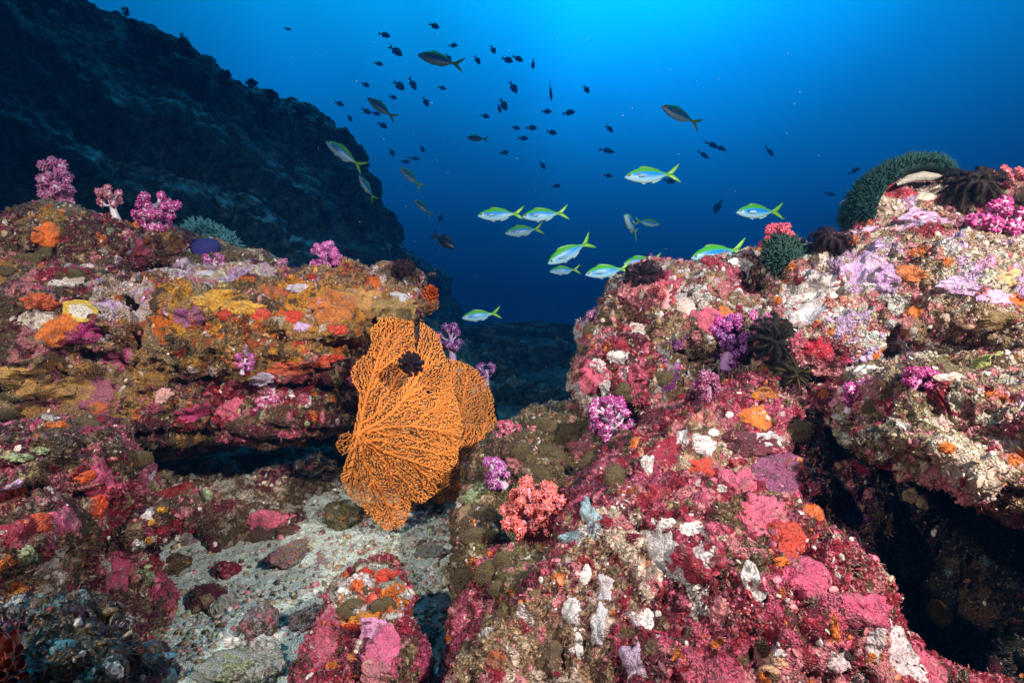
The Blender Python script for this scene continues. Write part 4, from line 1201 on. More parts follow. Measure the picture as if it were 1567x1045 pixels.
soft_coral(770, 742, 46, 48, -35, (.42, .05, .32), (.66, .5, .66), 14, 8, 'magenta and white soft coral by the smaller sea fan base', seed=15, trunk=.2, Y=1.15)
soft_coral(778, 672, 26, 44, -10, (.55, .07, .14), (.55, .3, .35), 9, 8, 'reddish soft coral tuft at the edge of the smaller sea fan', seed=16, trunk=.1, Y=1.28)
soft_coral(1112, 560, 72, 78, 5, (.20, .025, .22), (.42, .22, .48), 27, 9, 'deep violet soft coral in the hollow of the rose rock', seed=17, trunk=.1, on='middle')
soft_coral(1108, 512, 30, 46, 0, (.48, .04, .30), (.6, .3, .55), 10, 8, 'bright magenta soft coral just above the violet one', seed=18, trunk=.1, on='middle')
soft_coral(1160, 512, 36, 40, 10, (.55, .10, .32), (.66, .4, .6), 11, 8, 'pink soft coral beside the golden-armed feather star', seed=19, trunk=.1)
soft_coral(1188, 398, 52, 62, 0, (.58, .06, .11), (.60, .2, .26), 21, 9, 'rounded red soft coral standing above the dark green anemone', seed=20, trunk=.12, Y=1.33)
soft_coral(1550, 312, 62, 70, 2, (.62, .10, .13), (.66, .3, .32), 28, 7.5, 'tall salmon-red soft coral at the top right corner of the reef', seed=21, trunk=.12, Y=1.3)
soft_coral(1535, 405, 92, 110, -12, (.56, .035, .24), (.70, .5, .62), 26, 14, 'large magenta soft coral of round heads at the right edge', seed=22, trunk=.1, Y=1.18)
soft_coral(1018, 468, 34, 44, 0, (.50, .05, .08), (.6, .3, .3), 14, 7, 'small red soft coral beneath the black feather star on the rose rock', seed=23, trunk=.08)
soft_coral(912, 508, 36, 32, -8, (.34, .10, .22), (.5, .35, .5), 10, 7, 'dull pink soft coral on the left tip of the rose rock', seed=24, trunk=.1, Y=1.42)
soft_coral(1400, 596, 32, 48, 6, (.52, .03, .24), (.66, .3, .5), 11, 8.5, 'magenta soft coral clump on the edge above the black cavity', seed=25, trunk=.1)
soft_coral(1298, 628, 46, 36, 14, (.46, .025, .22), (.70, .55, .66), 11, 9, 'two-lobed magenta soft coral with white spots left of the overhang', seed=26, trunk=.1)
soft_coral(1085, 610, 40, 40, -10, (.30, .03, .13), (.45, .25, .35), 12, 8.5, 'wine coloured soft coral low in the shade of the rose rock', seed=27, trunk=.1)
soft_coral(82, 595, 10, 10, 0, (.4, .1, .2), WHI, 3, 4, 'tiny pink soft coral bud on the ochre crust', seed=28) if False else None

# ---- feather stars
ARMS = {}
def arm_mesh(colour, tipc, curl, var, pin=.24):
    key = (colour, tipc, curl, var)
    if key in ARMS:
        return ARMS[key]
    rng = np.random.default_rng(var + 40)
    n = 26
    t = np.linspace(0, 1, n)
    ang = .15 + curl * t ** 1.6 + .15 * np.sin(t * 5 + var)
    d = np.stack([np.sin(ang), .18 * np.sin(t * 4 + var * 2), np.cos(ang)], 1)
    pts = np.cumsum(d / n, 0)
    mb = MB()
    V, Q = tube(pts, .026 * (1 - .6 * t), 5, False)
    tt = np.concatenate([Q[:, [0, 1, 2]], Q[:, [0, 2, 3]]])
    cc = np.array(colour)[None] * (1 - np.repeat(t, 5)[:, None]) + np.array(tipc)[None] * np.repeat(t, 5)[:, None]
    mb.add(V, tt, cc)
    tg = np.gradient(pts, axis=0); tg /= np.linalg.norm(tg, axis=1, keepdims=True)
    side = np.cross(tg, np.array([0, 1.0, 0])); side = np.array([0, 1.0, 0])[None] + 0 * side
    upv = np.cross(tg, side)
    for s in (-1, 1):
        for i in range(1, n):
            for e in (0, .33, .66):
                p = pts[i] * (1 - e) + pts[i - 1] * e
                L = pin * (1 - .55 * t[i]) * rng.uniform(.8, 1.15)
                dr = side[i] * s + tg[i] * .45 + upv[i] * rng.normal(.1, .45)
                dr /= np.linalg.norm(dr)
                w = np.cross(dr, tg[i]); w /= np.linalg.norm(w) + 1e-9
                r = .011
                a = p + w * r; b = p - w * r; q = p + dr * L; m = p + dr * L * .5
                k = np.cross(dr, w) * r
                mb.add(np.array([a, b, p + k, q]), np.array([[0, 1, 3], [1, 2, 3], [2, 0, 3]]), np.array(tipc) * rng.uniform(.7, 1.2))
    o = mb.build('arm', M_DARK)
    ARMS[key] = o.data
    bpy.data.objects.remove(o)
    return ARMS[key]
def feather_star(px, py, R, label, colour=(.015, .008, .012), tipc=(.03, .012, .02), n=26, curl=2.2, spread=1.2, Y=None, normal=(0, -1, .4), seed=0, lift=.0):
    rng = np.random.default_rng(seed)
    if Y is None:
        loc, nor, key = cast(px, py)
        Y = loc.y
        loc = loc - Vector((0, .012, 0))
    else:
        loc = Vector(P(px, py, Y))
    u = Y / F
    root = empty('feather_star', loc, label, 'feather star')
    nz = Vector(normal).normalized()
    q0 = nz.to_track_quat('Z', 'Y')
    sv, sq = uvsphere(10, 6)
    T = np.concatenate([sq[:, [0, 1, 2]], sq[sq[:, 2] != sq[:, 3]][:, [0, 2, 3]]])
    dv = np.array([tuple(q0 @ Vector(v)) for v in sv * np.array([1, 1, .6])]) * R * u * .16
    mesh_obj('disc', dv, T, M_DARK, root, np.array(colour)[None].repeat(len(dv), 0))
    n = int(n * 1.5)
    for i in range(n):
        o = bpy.data.objects.new('arm', arm_mesh(tuple(colour), tuple(tipc), curl, i % 4))
        C.objects.link(o)
        o.parent = root
        az = 2 * math.pi * (i + rng.uniform(-.3, .3)) / n
        el = spread * rng.uniform(.1, 1.0)
        rot = q0 @ Matrix.Rotation(az, 3, 'Z').to_quaternion() @ Matrix.Rotation(el, 3, 'Y').to_quaternion()
        o.rotation_mode = 'QUATERNION'
        o.rotation_quaternion = rot
        s = R * u * rng.uniform(.8, 1.15) * 1.3
        o.scale = (s, s, s)
        o.location = rot @ Vector((0, 0, R * u * .08))
    return root
feather_star(618, 413, 20, 'black feather star on the jutting end of the reef shelf', n=30, Y=1.44, normal=(0, -.6, .8), seed=1, curl=3.3)
feather_star(629, 556, 21, 'black feather star clinging to the big orange sea fan', n=30, Y=1.27, normal=(.1, -1, .1), seed=2, curl=3.4, spread=1.45)
feather_star(985, 428, 31, 'large black feather star at the left end of the rose rock', n=34, Y=1.36, normal=(-.4, -.6, .5), seed=3, curl=3.0)
feather_star(1272, 374, 33, 'black feather star next to the dark green anemone mound', n=36, Y=1.24, normal=(0, -.5, .9), seed=4, curl=3.0)
feather_star(1490, 292, 42, 'wide brown-black feather star sprawling over the right reef top', (.022, .013, .009), (.035, .022, .015), n=40, Y=1.325, normal=(0, -.4, .9), seed=5, curl=2.0, spread=1.4)
feather_star(1185, 520, 36, 'blackish feather star with drooping arms in the hollow of the right reef', (.012, .010, .009), (.018, .014, .010), n=34, Y=1.145, normal=(.1, -1, .1), seed=6, curl=2.7, spread=1.4)
feather_star(1215, 572, 33, 'dark feather star with golden arm stems above the orange sponge', (.20, .12, .02), (.015, .012, .008), n=20, Y=1.12, normal=(.2, -1, 0), seed=7, curl=2.6, spread=1.5)
feather_star(1548, 312, 24, 'brown feather star between the salmon-red and magenta corals', (.20, .10, .06), (.05, .03, .02), n=22, Y=1.22, normal=(0, -.9, -.3), seed=8, curl=1.5, spread=1.4)

# ---- anemones: bodies set with many tapering tentacles
def tentacles(pts, nrm, L, r, rng, colour, tipc, droop=0.25, sides=4):
    n = len(pts)
    d = nrm + rng.normal(0, .3, (n, 3)); d /= np.linalg.norm(d, axis=1, keepdims=True)
    d2 = d + np.array([0, 0, -droop]) + rng.normal(0, .3, (n, 3)); d2 /= np.linalg.norm(d2, axis=1, keepdims=True)
    Ls = L * rng.uniform(.6, 1.25, n)[:, None]
    c0, c1, c2 = pts - nrm * r, pts + d * Ls * .5, pts + d * Ls * .5 + d2 * Ls * .5
    a, b = frames(d)
    th = np.arange(sides) * 2 * math.pi / sides
    ring = np.cos(th)[None, :, None] * a[:, None] + np.sin(th)[None, :, None] * b[:, None]
    V = np.concatenate([c0[:, None] + r * ring, c1[:, None] + r * .8 * ring, c2[:, None]], 1)
    m = 2 * sides + 1
    jj = np.arange(sides); j2 = (jj + 1) % sides
    T = np.concatenate([np.stack([jj, j2, sides + j2], 1), np.stack([jj, sides + j2, sides + jj], 1), np.stack([sides + jj, sides + j2, np.full(sides, 2 * sides)], 1)])
    T = (T[None] + (np.arange(n) * m)[:, None, None]).reshape(-1, 3)
    cc = np.array(colour)[None, None] * rng.uniform(.7, 1.3, (n, 1, 1)) * np.ones((1, m, 1))
    cc[:, -1] = np.array(tipc)
    return V.reshape(-1, 3), T, np.clip(cc.reshape(-1, 3), 0, .9)
def cushion(px, py, rx, ry, label, colour=(.10, .075, .035), tipc=(.2, .16, .08), h=.55, Y=None, on=None, nten=260, tl=.16, group=None, name='cushion_polyp', cat='polyp', roll=0, normal=None, seed=0, embed=.25):
    rng = np.random.default_rng(int(px * 7 + py) + seed)
    if Y is None:
        loc, nor, key = cast(px, py, on)
    else:
        loc, nor = Vector(P(px, py, Y)), Vector((0, -.6, .8))
    if normal is not None:
        nor = Vector(normal)
    u = loc.y / F
    n = (Vector(nor) * .5 + Vector((0, -1, 0)) * .6).normalized() if normal is None else nor.normalized()
    right = Vector((1, 0, 0)); right = (right - n * right.dot(n)).normalized()
    upv = n.cross(right)
    a = math.radians(roll)
    right, upv = right * math.cos(a) + upv * math.sin(a), upv * math.cos(a) - right * math.sin(a)
    nu, nv = 22, 9
    V = []
    ph = rng.uniform(0, 6.28, 4)
    for i in range(nv + 1):
        e = math.pi * .62 * i / nv
        for j in range(nu):
            th = 2 * math.pi * j / nu
            w = 1 + .10 * math.sin(2 * th + ph[0]) + .08 * math.sin(3 * th + ph[1]) + .05 * math.sin(5 * th + ph[2])
            V.append((math.sin(e) * math.cos(th) * rx * w, math.sin(e) * math.sin(th) * ry * w, (math.cos(e) - .12 * math.exp(-(e / .35) ** 2)) * h * min(rx, ry)))
    V = np.array(V) * u
    R = np.array([tuple(right), tuple(upv), tuple(n)])
    root = empty(name, loc - n * (min(rx, ry) * h * u * embed), label, cat, group)
    Vw = V @ R
    i = np.arange(nv)[:, None] * nu; j = np.arange(nu)[None]
    Fq = np.stack([i + j, i + nu + j, i + nu + (j + 1) % nu, i + (j + 1) % nu], -1).reshape(-1, 4)
    c = np.array(colour) * (1 + .3 * fbm(Vw / u / 20, 3, 3, 9)[:, None])
    mesh_obj('body', Vw, Fq, M_FUZZ, root, np.clip(c, .004, .8))
    N = normals_of(Vw, Fq)
    if (N * Vw).sum() < 0: N = -N
    k = rng.integers(0, len(Vw) - nu * 2, nten)
    pts = Vw[k] + rng.normal(0, min(rx, ry) * u * .10, (nten, 3)) * .6
    L = min(rx, ry) * u * tl
    tv, tt, tcc = tentacles(pts, N[k], L, L * .22, rng, np.array(colour) * 1.15, tipc)
    o = mesh_obj('tentacles', tv, tt, M_DARK, root, tcc)
    tag(o, kind='stuff')
    return root
G_ = 'brown cushion polyps on the reef'
BR, BT = (.10, .072, .035), (.17, .13, .07)
for (px, py, rx, ry, lab) in [
    (1010, 577, 18, 15, 'round dark brown cushion polyp on the shaded face of the rose rock'),
    (957, 600, 16, 14, 'dark cushion polyp just above the magenta coral under the rose rock'),
    (942, 733, 17, 22, 'tall dark cushion polyp beside the blue-grey sponge ridge'),
    (905, 708, 22, 18, 'olive cushion polyp left of the magenta coral trunk'),
    (868, 672, 30, 22, 'broad olive cushion polyp on top of the gap rock'),
    (832, 655, 26, 16, 'low olive cushion polyp along the skyline of the gap rock'),
    (838, 700, 30, 24, 'largest olive cushion polyp in the centre of the gap rock'),
    (797, 692, 15, 15, 'small round brown cushion polyp with a pale rim by the white crust'),
    (826, 727, 20, 16, 'brown cushion polyp above the coral-red soft coral'),
    (890, 655, 22, 12, 'flat olive cushion polyp at the right end of the gap rock skyline'),
    (775, 655, 20, 12, 'small olive cushion polyp at the left end of the gap rock skyline'),
    (745, 790, 18, 15, 'ringed brown cushion polyp left of the coral-red soft coral'),
    (730, 820, 28, 14, 'flat brown cushion polyp above the pink crust by the sand'),
    (708, 888, 17, 20, 'oval brown cushion polyp at the sand edge, lowest of its cluster'),
    (745, 878, 20, 18, 'brown cushion polyp in the middle of the sand edge cluster'),
    (768, 862, 16, 15, 'small brown cushion polyp topping the sand edge cluster'),
    (762, 902, 15, 12, 'small brown cushion polyp at the lower right of the sand edge cluster'),
    (540, 932, 24, 15, 'left one of two brown cushion polyps side by side on the small pink rock'),
    (588, 928, 19, 15, 'right one of two brown cushion polyps side by side on the small pink rock'),
    (558, 906, 16, 8, 'thin brown cushion polyp above the pair on the small pink rock'),
    (205, 702, 26, 15, 'dark cushion polyp in the shadow under the reef shelf behind the pink boulder'),
    (382, 706, 28, 15, 'dark cushion polyp in the shadow under the middle of the reef shelf'),
    (128, 650, 22, 14, 'dark cushion polyp squeezed between the pink boulder and the shelf'),
    (40, 397, 24, 10, 'flat brown cushion polyp at the left foot of the knob'),
    (68, 386, 13, 9, 'small dark cushion polyp near the white speck on the knob'),
    (114, 420, 13, 9, 'small brown cushion polyp on the ledge under the knob'),
    (8, 413, 14, 9, 'dark cushion polyp at the left edge below the knob'),
    (10, 606, 20, 10, 'brown cushion polyp on the ochre crust at the left edge'),
    (8, 634, 18, 9, 'brown cushion polyp low on the ochre crust at the left edge'),
    (1222, 660, 24, 18, 'dark cushion polyp at the brink of the black cavity'),
    (262, 875, 17, 14, 'brown cushion polyp on the sand beside the magenta pillar'),
    (905, 505, 13, 10, 'small brown cushion polyp at the left tip of the rose rock'),
    (896, 535, 12, 12, 'small dark cushion polyp on the left edge of the rose rock'),
    (1335, 625, 16, 13, 'small dark cushion polyp by the two-lobed magenta coral'),
]:
    cushion(px, py, rx, ry, lab, BR, BT, group=G_)
# green anemones
GR, GT = (.012, .032, .024), (.03, .085, .065)
cushion(1212, 396, 46, 30, 'dark green anemone mound between the red coral and a black feather star', GR, GT, .7, Y=1.28, nten=1300, tl=.30, name='anemone', cat='anemone', roll=-22, seed=1)
cushion(384, 416, 36, 20, 'dark green anemone dome on the left reef top', (.012, .035, .025), (.02, .07, .05), .9, Y=1.62, nten=700, tl=.18, name='anemone', cat='anemone', seed=2)
cushion(320, 365, 46, 24, 'feathery teal anemone mound behind the dark hole', (.03, .10, .12), (.07, .24, .28), .8, Y=1.78, nten=1100, tl=.34, name='anemone', cat='anemone', roll=-25, seed=3)
cushion(312, 378, 26, 16, 'smooth indigo ball sponge beneath the teal anemone', (.03, .03, .16), (.05, .05, .22), .8, Y=1.68, nten=40, tl=.1, name='ball_sponge', cat='sponge', seed=4)

def carpet_anemone():
    rng = np.random.default_rng(3)
    Y = 1.42
    u = Y / F
    loc = Vector(P(1340, 345, Y))
    root = empty('anemone', loc, 'large dark green carpet anemone arching over the right reef top with its pale underside bared', 'anemone')
    arc = np.array([(1318, 352), (1316, 325), (1328, 298), (1348, 276), (1374, 262), (1402, 256), (1428, 260), (1446, 268)], float)
    t = np.linspace(0, 1, 40)
    ax = np.interp(t, np.linspace(0, 1, len(arc)), arc[:, 0]); ay = np.interp(t, np.linspace(0, 1, len(arc)), arc[:, 1])
    for _ in range(3):
        ax[1:-1] = (ax[:-2] + 2 * ax[1:-1] + ax[2:]) / 4; ay[1:-1] = (ay[:-2] + 2 * ay[1:-1] + ay[2:]) / 4
    pts = np.array([P(a, b, Y) for a, b in zip(ax, ay)])
    V, Q = tube(pts, np.interp(t, [0, .1, .85, 1], [8, 14, 10, 4]) * u, 18, False)
    V = V + (V - np.repeat(pts, 18, 0)) * np.array([0, 1.6, 0])
    V -= np.array(loc)
    N = normals_of(V, Q)
    ctr = np.repeat(pts, 18, 0) - np.array(loc)
    if (N * (V - ctr)).sum() < 0: N = -N
    mesh_obj('oral_disc', V, Q, M_DARK, root, np.array([[.015, .032, .027]]) * (1 + .3 * fbm(V, 60, 3, 2)[:, None]))
    tang = np.gradient(pts, axis=0); tang /= np.linalg.norm(tang, axis=1, keepdims=True)
    outw = np.stack([-tang[:, 2], 0 * t, tang[:, 0]], 1)
    if outw[20, 2] < 0: outw = -outw
    ow = np.repeat(outw, 18, 0)
    good = np.where((N * ow).sum(1) > -.05)[0]
    k = rng.choice(good, 5200)
    tv, tt, tcc = tentacles(V[k] + rng.normal(0, .004, (5200, 3)), N[k], 11 * u, .8 * u, rng, (.012, .042, .036), (.03, .11, .095), .1)
    tag(mesh_obj('tentacles', tv, tt, M_DARK, root, tcc), kind='stuff')
    # pale underside fold
    f = np.array([P(a, b, Y - .045) for a, b in [(1372, 283), (1390, 274), (1412, 270), (1432, 272), (1444, 270)]])
    V, Q = tube(f, np.array([2, 6, 7.5, 6, 2]) * u, 14, False)
    V -= np.array(loc)
    mesh_obj('column', V, Q, M_PATCH, root, np.array([[.42, .38, .32]]).repeat(len(V), 0))
carpet_anemone()

# ---- cup corals, oyster, barnacle tubes
def cup_coral(px, py, R, label, n=16, colour=(.66, .17, .03), inner=(.35, .06, .01), on=None, Y=None, length=.9, seed=0):
    rng = np.random.default_rng(seed + int(px))
    loc, nor, key = cast(px, py, on)
    if Y: loc = Vector(P(px, py, Y))
    u = loc.y / F
    root = empty('cup_coral', loc, label, 'cup coral')
    q0 = (Vector(nor) * .5 + Vector((0, -1, .1)) * .7).normalized().to_track_quat('Z', 'Y')
    for i in range(n):
        r = math.sqrt((i + .4) / n) * R * .8
        th = i * 2.39996
        tilt = r / R * .9
        D = q0 @ Vector((math.sin(tilt) * math.cos(th), math.sin(tilt) * math.sin(th), math.cos(tilt)))
        p0 = (q0 @ Vector((r * .55 * math.cos(th), r * .55 * math.sin(th), -2))) * u
        L = R * length * rng.uniform(.7, 1.1) * u
        w = R * .21 * u
        d = np.array(D)
        pts = np.array([np.array(p0), np.array(p0) + d * L * .6, np.array(p0) + d * L, np.array(p0) + d * L * .98, np.array(p0) + d * L * .7])
        V, Q = tube(pts[:3], [w * .8, w * .9, w * 1.1], 9, False)
        V2, Q2 = tube(np.array([pts[2] + d * 1e-5, pts[2] - d * L * .15, pts[2] - d * L * .4]), [w * 1.05, w * .8, w * .3], 9, False)
        mb = MB()
        mb.add(V, Q, np.array(colour) * rng.uniform(.8, 1.15)); mb.add(V2, Q2, inner)
        mb.build('polyp', M_CORAL, root)
    return root
cup_coral(660, 450, 13, 'larger orange cup coral cluster at the very tip of the reef shelf', 20, seed=1)
cup_coral(630, 468, 10, 'smaller orange cup coral cluster left of the shelf tip', 16, seed=2)
cup_coral(16, 760, 22, 'salmon pink tube sponge bunch at the left edge by the dark crack', 14, (.70, .20, .14), (.3, .05, .03), length=1.3, seed=3)
cup_coral(20, 1000, 26, 'salmon tube sponge bunch in the dark bottom left corner', 16, (.62, .20, .14), (.3, .05, .03), length=1.4, seed=4)
cup_coral(8, 1030, 30, 'pale salmon tube sponge bunch cut by the bottom left corner', 14, (.66, .26, .18), (.3, .05, .03), length=1.3, seed=5)

def oyster():
    loc, nor, key = cast(127, 476)
    u = loc.y / F
    root = empty('oyster', loc - Vector((0, .006, 0)), 'yellow-rimmed white oyster shell on the upper left reef face', 'oyster')
    V, c = [], []
    nr, ns = 8, 40
    rng = np.random.default_rng(2)
    ph = rng.uniform(0, 6, 4)
    for side in (0, 1):
        for i in range(nr):
            t = (i + .02) / (nr - 1)
            for j in range(ns):
                th = 2 * math.pi * j / ns
                w = 1 + .08 * math.sin(3 * th + ph[0]) + .06 * math.sin(5 * th + ph[1]) + .04 * math.sin(9 * th + ph[2])
                x, z = 27 * t * w * math.cos(th), 17 * t * w * math.sin(th) * (1 + .25 * math.cos(th))
                y = -(2 + 3 * t ** 2 - (3.5 if side else 0) * (1 - t) - (1.2 if side else 0)) 
                V.append((x * u, y * u, (z - .12 * x) * u))
                cc = np.array((.72, .68, .60)) if t < .66 else np.array((.66, .45, .06))
                c.append(cc * (1 + .1 * rng.normal()))
    Fq = []
    for s in (0, 1):
        b = s * nr * ns
        for i in range(nr - 1):
            for j in range(ns):
                q = (b + i * ns + j, b + (i + 1) * ns + j, b + (i + 1) * ns + (j + 1) % ns, b + i * ns + (j + 1) % ns)
                Fq.append(q if s == 0 else q[::-1])
    a, b = (nr - 1) * ns, nr * ns + (nr - 1) * ns
    for j in range(ns):
        Fq.append((a + j, b + j, b + (j + 1) % ns, a + (j + 1) % ns))
    mesh_obj('shell', V, np.array(Fq), M_PATCH, root, np.clip(np.array(c), 0, .85))
oyster()
# ------------------------------------------------------------------ fish
def fin(mb, outline, t, col, y0=0.0):
    """thin fin blade in the x-z plane, bevelled towards its edge"""
    o = np.array(outline, float)
    c = o.mean(0)
    n = len(o)
    rows = [(1.0, .15), (.55, .8), (0.0, 1.0)]
    V, Fq = [], []
    for s in (1, -1):
        for k, (sc, th) in enumerate(rows[:2]):
            for p in o:
                q = c + (p - c) * sc
                V.append((q[0], y0 + s * t * th, q[1]))
        V.append((c[0], y0 + s * t, c[1]))
    half = 2 * n + 1
    for s in (0, 1):
        b = s * half
        for j in range(n):
            j2 = (j + 1) % n
            quad = [(b + j, b + j2, b + n + j2), (b + j, b + n + j2, b + n + j), (b + n + j, b + n + j2, b + 2 * n)]
            Fq += quad if s == 0 else [q[::-1] for q in quad]
    for j in range(n):
        j2 = (j + 1) % n
        Fq += [(j, half + j, half + j2), (j, half + j2, j2)]
    mb.add(np.array(V), np.array(Fq), col)

def fish_mesh(name, xs, up, lo, wid, colour, fins, mat, bend=0.0, pect=None):
    """body along -x..: nose at x=0, tail towards +x, unit total length; z up"""
    xs, up, lo, wid = map(np.array, (xs, up, lo, wid))
    t = np.linspace(0, 1, 34)
    X = np.interp(t, np.linspace(0, 1, len(xs)), xs)
    U, L, Wd = (np.interp(X, xs, a) for a in (up, lo, wid))
    for A in (U, L, Wd):
        for _ in range(2):
            A[1:-1] = (A[:-2] + 2 * A[1:-1] + A[2:]) / 4
    m = 20
    th = np.arange(m) * 2 * math.pi / m
    V = []
    for x, u, l, w in zip(X, U, L, Wd):
        for a in th:
            s, c = math.sin(a), math.cos(a)
            V.append((x, w * np.sign(c) * abs(c) ** .9, (u * s if s > 0 else l * s)))
    V = np.array(V)
    n = len(X)
    i = np.arange(n - 1)[:, None] * m; j = np.arange(m)[None]
    Q = np.stack([i + j, i + m + j, i + m + (j + 1) % m, i + (j + 1) % m], -1).reshape(-1, 4)
    T = np.concatenate([Q[:, [0, 1, 2]], Q[:, [0, 2, 3]]])
    V = np.vstack([V, [X[0] - .004, 0, 0], [X[-1], 0, 0]])
    k0, k1 = len(V) - 2, len(V) - 1
    jj = np.arange(m)
    T = np.vstack([T, np.stack([np.full(m, k0), jj, (jj + 1) % m], 1), np.stack([np.full(m, k1), (n - 1) * m + (jj + 1) % m, (n - 1) * m + jj], 1)])
    mb = MB()
    mb.add(V, T, colour(V, np.interp(V[:, 0], X, U), np.interp(V[:, 0], X, L)))
    for (ol, th_, c) in fins:
        fin(mb, ol, th_, c)
    if pect:
        for s in (-1, 1):
            o = np.array(pect)
            Vp = np.array([(p[0], s * (np.interp(p[0], X, Wd) * .95 + .02 + .25 * (p[0] - o[0][0])), p[1]) for p in o])
            nn = len(Vp)
            Vp2 = Vp + np.array([0, s * .003, 0])
            Tt = [(0, q, q + 1) for q in range(1, nn - 1)] + [(nn, nn + q + 1, nn + q) for q in range(1, nn - 1)]
            mb.add(np.vstack([Vp, Vp2]), np.array(Tt), (.16, .34, .50))
    for k in range(len(mb.V)):                       # the swimming bend
        v = mb.V[k]
        v[:, 1] += bend * np.sin((v[:, 0] - .25) * 3.6) * np.clip(v[:, 0], 0, 1)
    o = mb.build(name, mat)
    d = o.data
    bpy.data.objects.remove(o)
    return d

def fus_col(V, U, L):
    z = np.where(V[:, 2] > 0, V[:, 2] / (U + 1e-6), V[:, 2] / (L + 1e-6))
    x = V[:, 0]
    line = .42 - .75 * np.clip(x - .15, 0, 1) ** 1.4 * .6 + .1
    nz = .06 * np.sin(x * 60)
    back = np.array([.07, .42, .02]); blue = np.array([.01, .28, .85]); silver = np.array([.40, .66, .74]); tail = np.array([.16, .44, .03])
    c = np.where((z > line + .02 + nz * .3)[:, None], back, np.where((z > line - .62)[:, None], blue, silver))
    f = smooth(-.75, -.25, z)[:, None]
    low = silver * (1 - f) + np.array([.14, .48, .82]) * f
    c = np.where((z <= line - .62)[:, None], low, c)
    tf = smooth(.62, .80, x)[:, None]
    c = c * (1 - tf) + tail * tf
    head = (x < .13) & (z < .5)
    c = np.where(head[:, None], c * .4 + silver * .6, c)
    gill = (np.abs(x - .205 + .03 * z * z) < .010) & (np.abs(z) < .42)
    c = np.where(gill[:, None], c * .35, c)
    spot = ((x - .235) ** 2 / .0005 + (z + .02) ** 2 / .05) < 1
    c = np.where(spot[:, None], np.array([.02, .02, .03]), c)
    mouth = (x < .03) & (np.abs(z + .3) < .12)
    return np.where(mouth[:, None], c * .5, c)
XS = [0, .02, .05, .10, .18, .28, .40, .52, .62, .70, .76, .79]
UP = [.006, .028, .052, .083, .118, .140, .142, .118, .080, .046, .026, .024]
LO = [.010, .026, .044, .068, .098, .122, .128, .108, .072, .040, .024, .022]
WI = [.006, .020, .032, .046, .060, .066, .064, .052, .034, .020, .013, .010]
YG = (.17, .46, .03); YG2 = (.12, .36, .04)
FUS_FINS = [([(.75, .022), (.80, .045), (.87, .095), (.94, .140), (1.0, .178), (.985, .140), (.945, .085), (.90, .035), (.865, .004), (.80, -.01), (.76, .0)], .006, YG),
            ([(.75, -.022), (.80, -.043), (.87, -.090), (.94, -.130), (1.0, -.165), (.985, -.130), (.945, -.080), (.90, -.035), (.865, -.004), (.80, .01), (.76, .0)], .006, YG),
            ([(.24, .13), (.30, .170), (.38, .168), (.50, .140), (.60, .105), (.66, .070), (.58, .080), (.45, .120), (.33, .130)], .004, YG2),
            ([(.46, -.115), (.50, -.136), (.56, -.120), (.64, -.085), (.66, -.06), (.58, -.075), (.50, -.105)], .004, (.30, .50, .56)),
            ([(.27, -.115), (.33, -.140), (.37, -.135), (.33, -.118)], .006, (.40, .58, .62))]
PECT = [(.215, -.01), (.27, .015), (.33, .005), (.36, -.02), (.31, -.035), (.25, -.035)]
FUS = [fish_mesh('fusilier', XS, UP, LO, WI, fus_col, FUS_FINS, M_FISH, b, PECT) for b in (.03, -.05, .0, .07, -.08)]
def eye_mesh():
    V, Q = uvsphere(12, 8)
    T = np.concatenate([Q[:, [0, 1, 2]], Q[Q[:, 2] != Q[:, 3]][:, [0, 2, 3]]])
    r = np.abs(V[:, 1])
    c = np.where((r > .62)[:, None], np.array([.005, .005, .008]), np.array([.60, .62, .52]))
    mb = MB(); mb.add(V * np.array([1, .55, 1]), T, c)
    m = bpy.data.materials.new('eye'); m.use_nodes = True
    b = m.node_tree.nodes['Principled BSDF']; b.inputs['Roughness'].default_value = .1
    at = nd(m.node_tree, 'ShaderNodeAttribute', attribute_name='Col')
    m.node_tree.links.new(at.outputs['Color'], b.inputs['Base Color'])
    o = mb.build('eye', m); d = o.data; bpy.data.objects.remove(o)
    return d
EYE = eye_mesh()
def orient(hx, hy, tx, ty, Y, turn):
    """nose and tail-tip pixels at depth Y, turn = how far the head points towards (+) or away (-) from the viewer, degrees"""
    a, b = Vector(P(hx, hy, Y)), Vector(P(tx, ty, Y))
    d = b - a
    L = d.length / math.cos(math.radians(turn))
    X = d.normalized() * math.cos(math.radians(turn)) + Vector((0, 1, 0)) * math.sin(math.radians(turn))
    Z = Vector((0, 0, 1)); Z = (Z - X * Z.dot(X)).normalized()
    Yv = Z.cross(X)
    M = Matrix((X, Yv, Z)).transposed().to_4x4()
    return Matrix.Translation((a + b) / 2 - X * L * .5) @ M @ Matrix.Scale(L, 4), L
def place_fish(name, data, M, label, cat, group, eyes=True):
    o = bpy.data.objects.new(name, data)
    C.objects.link(o)
    o.matrix_world = M
    tag(o, label, cat, group)
    if eyes:
        for s in (-1, 1):
            e = bpy.data.objects.new('eye', EYE)
            C.objects.link(e)
            e.parent = o
            e.location = (.072, s * .034, .020)
            e.scale = (.027, .027, .027)
    return o
GF = 'fusiliers over the reef'
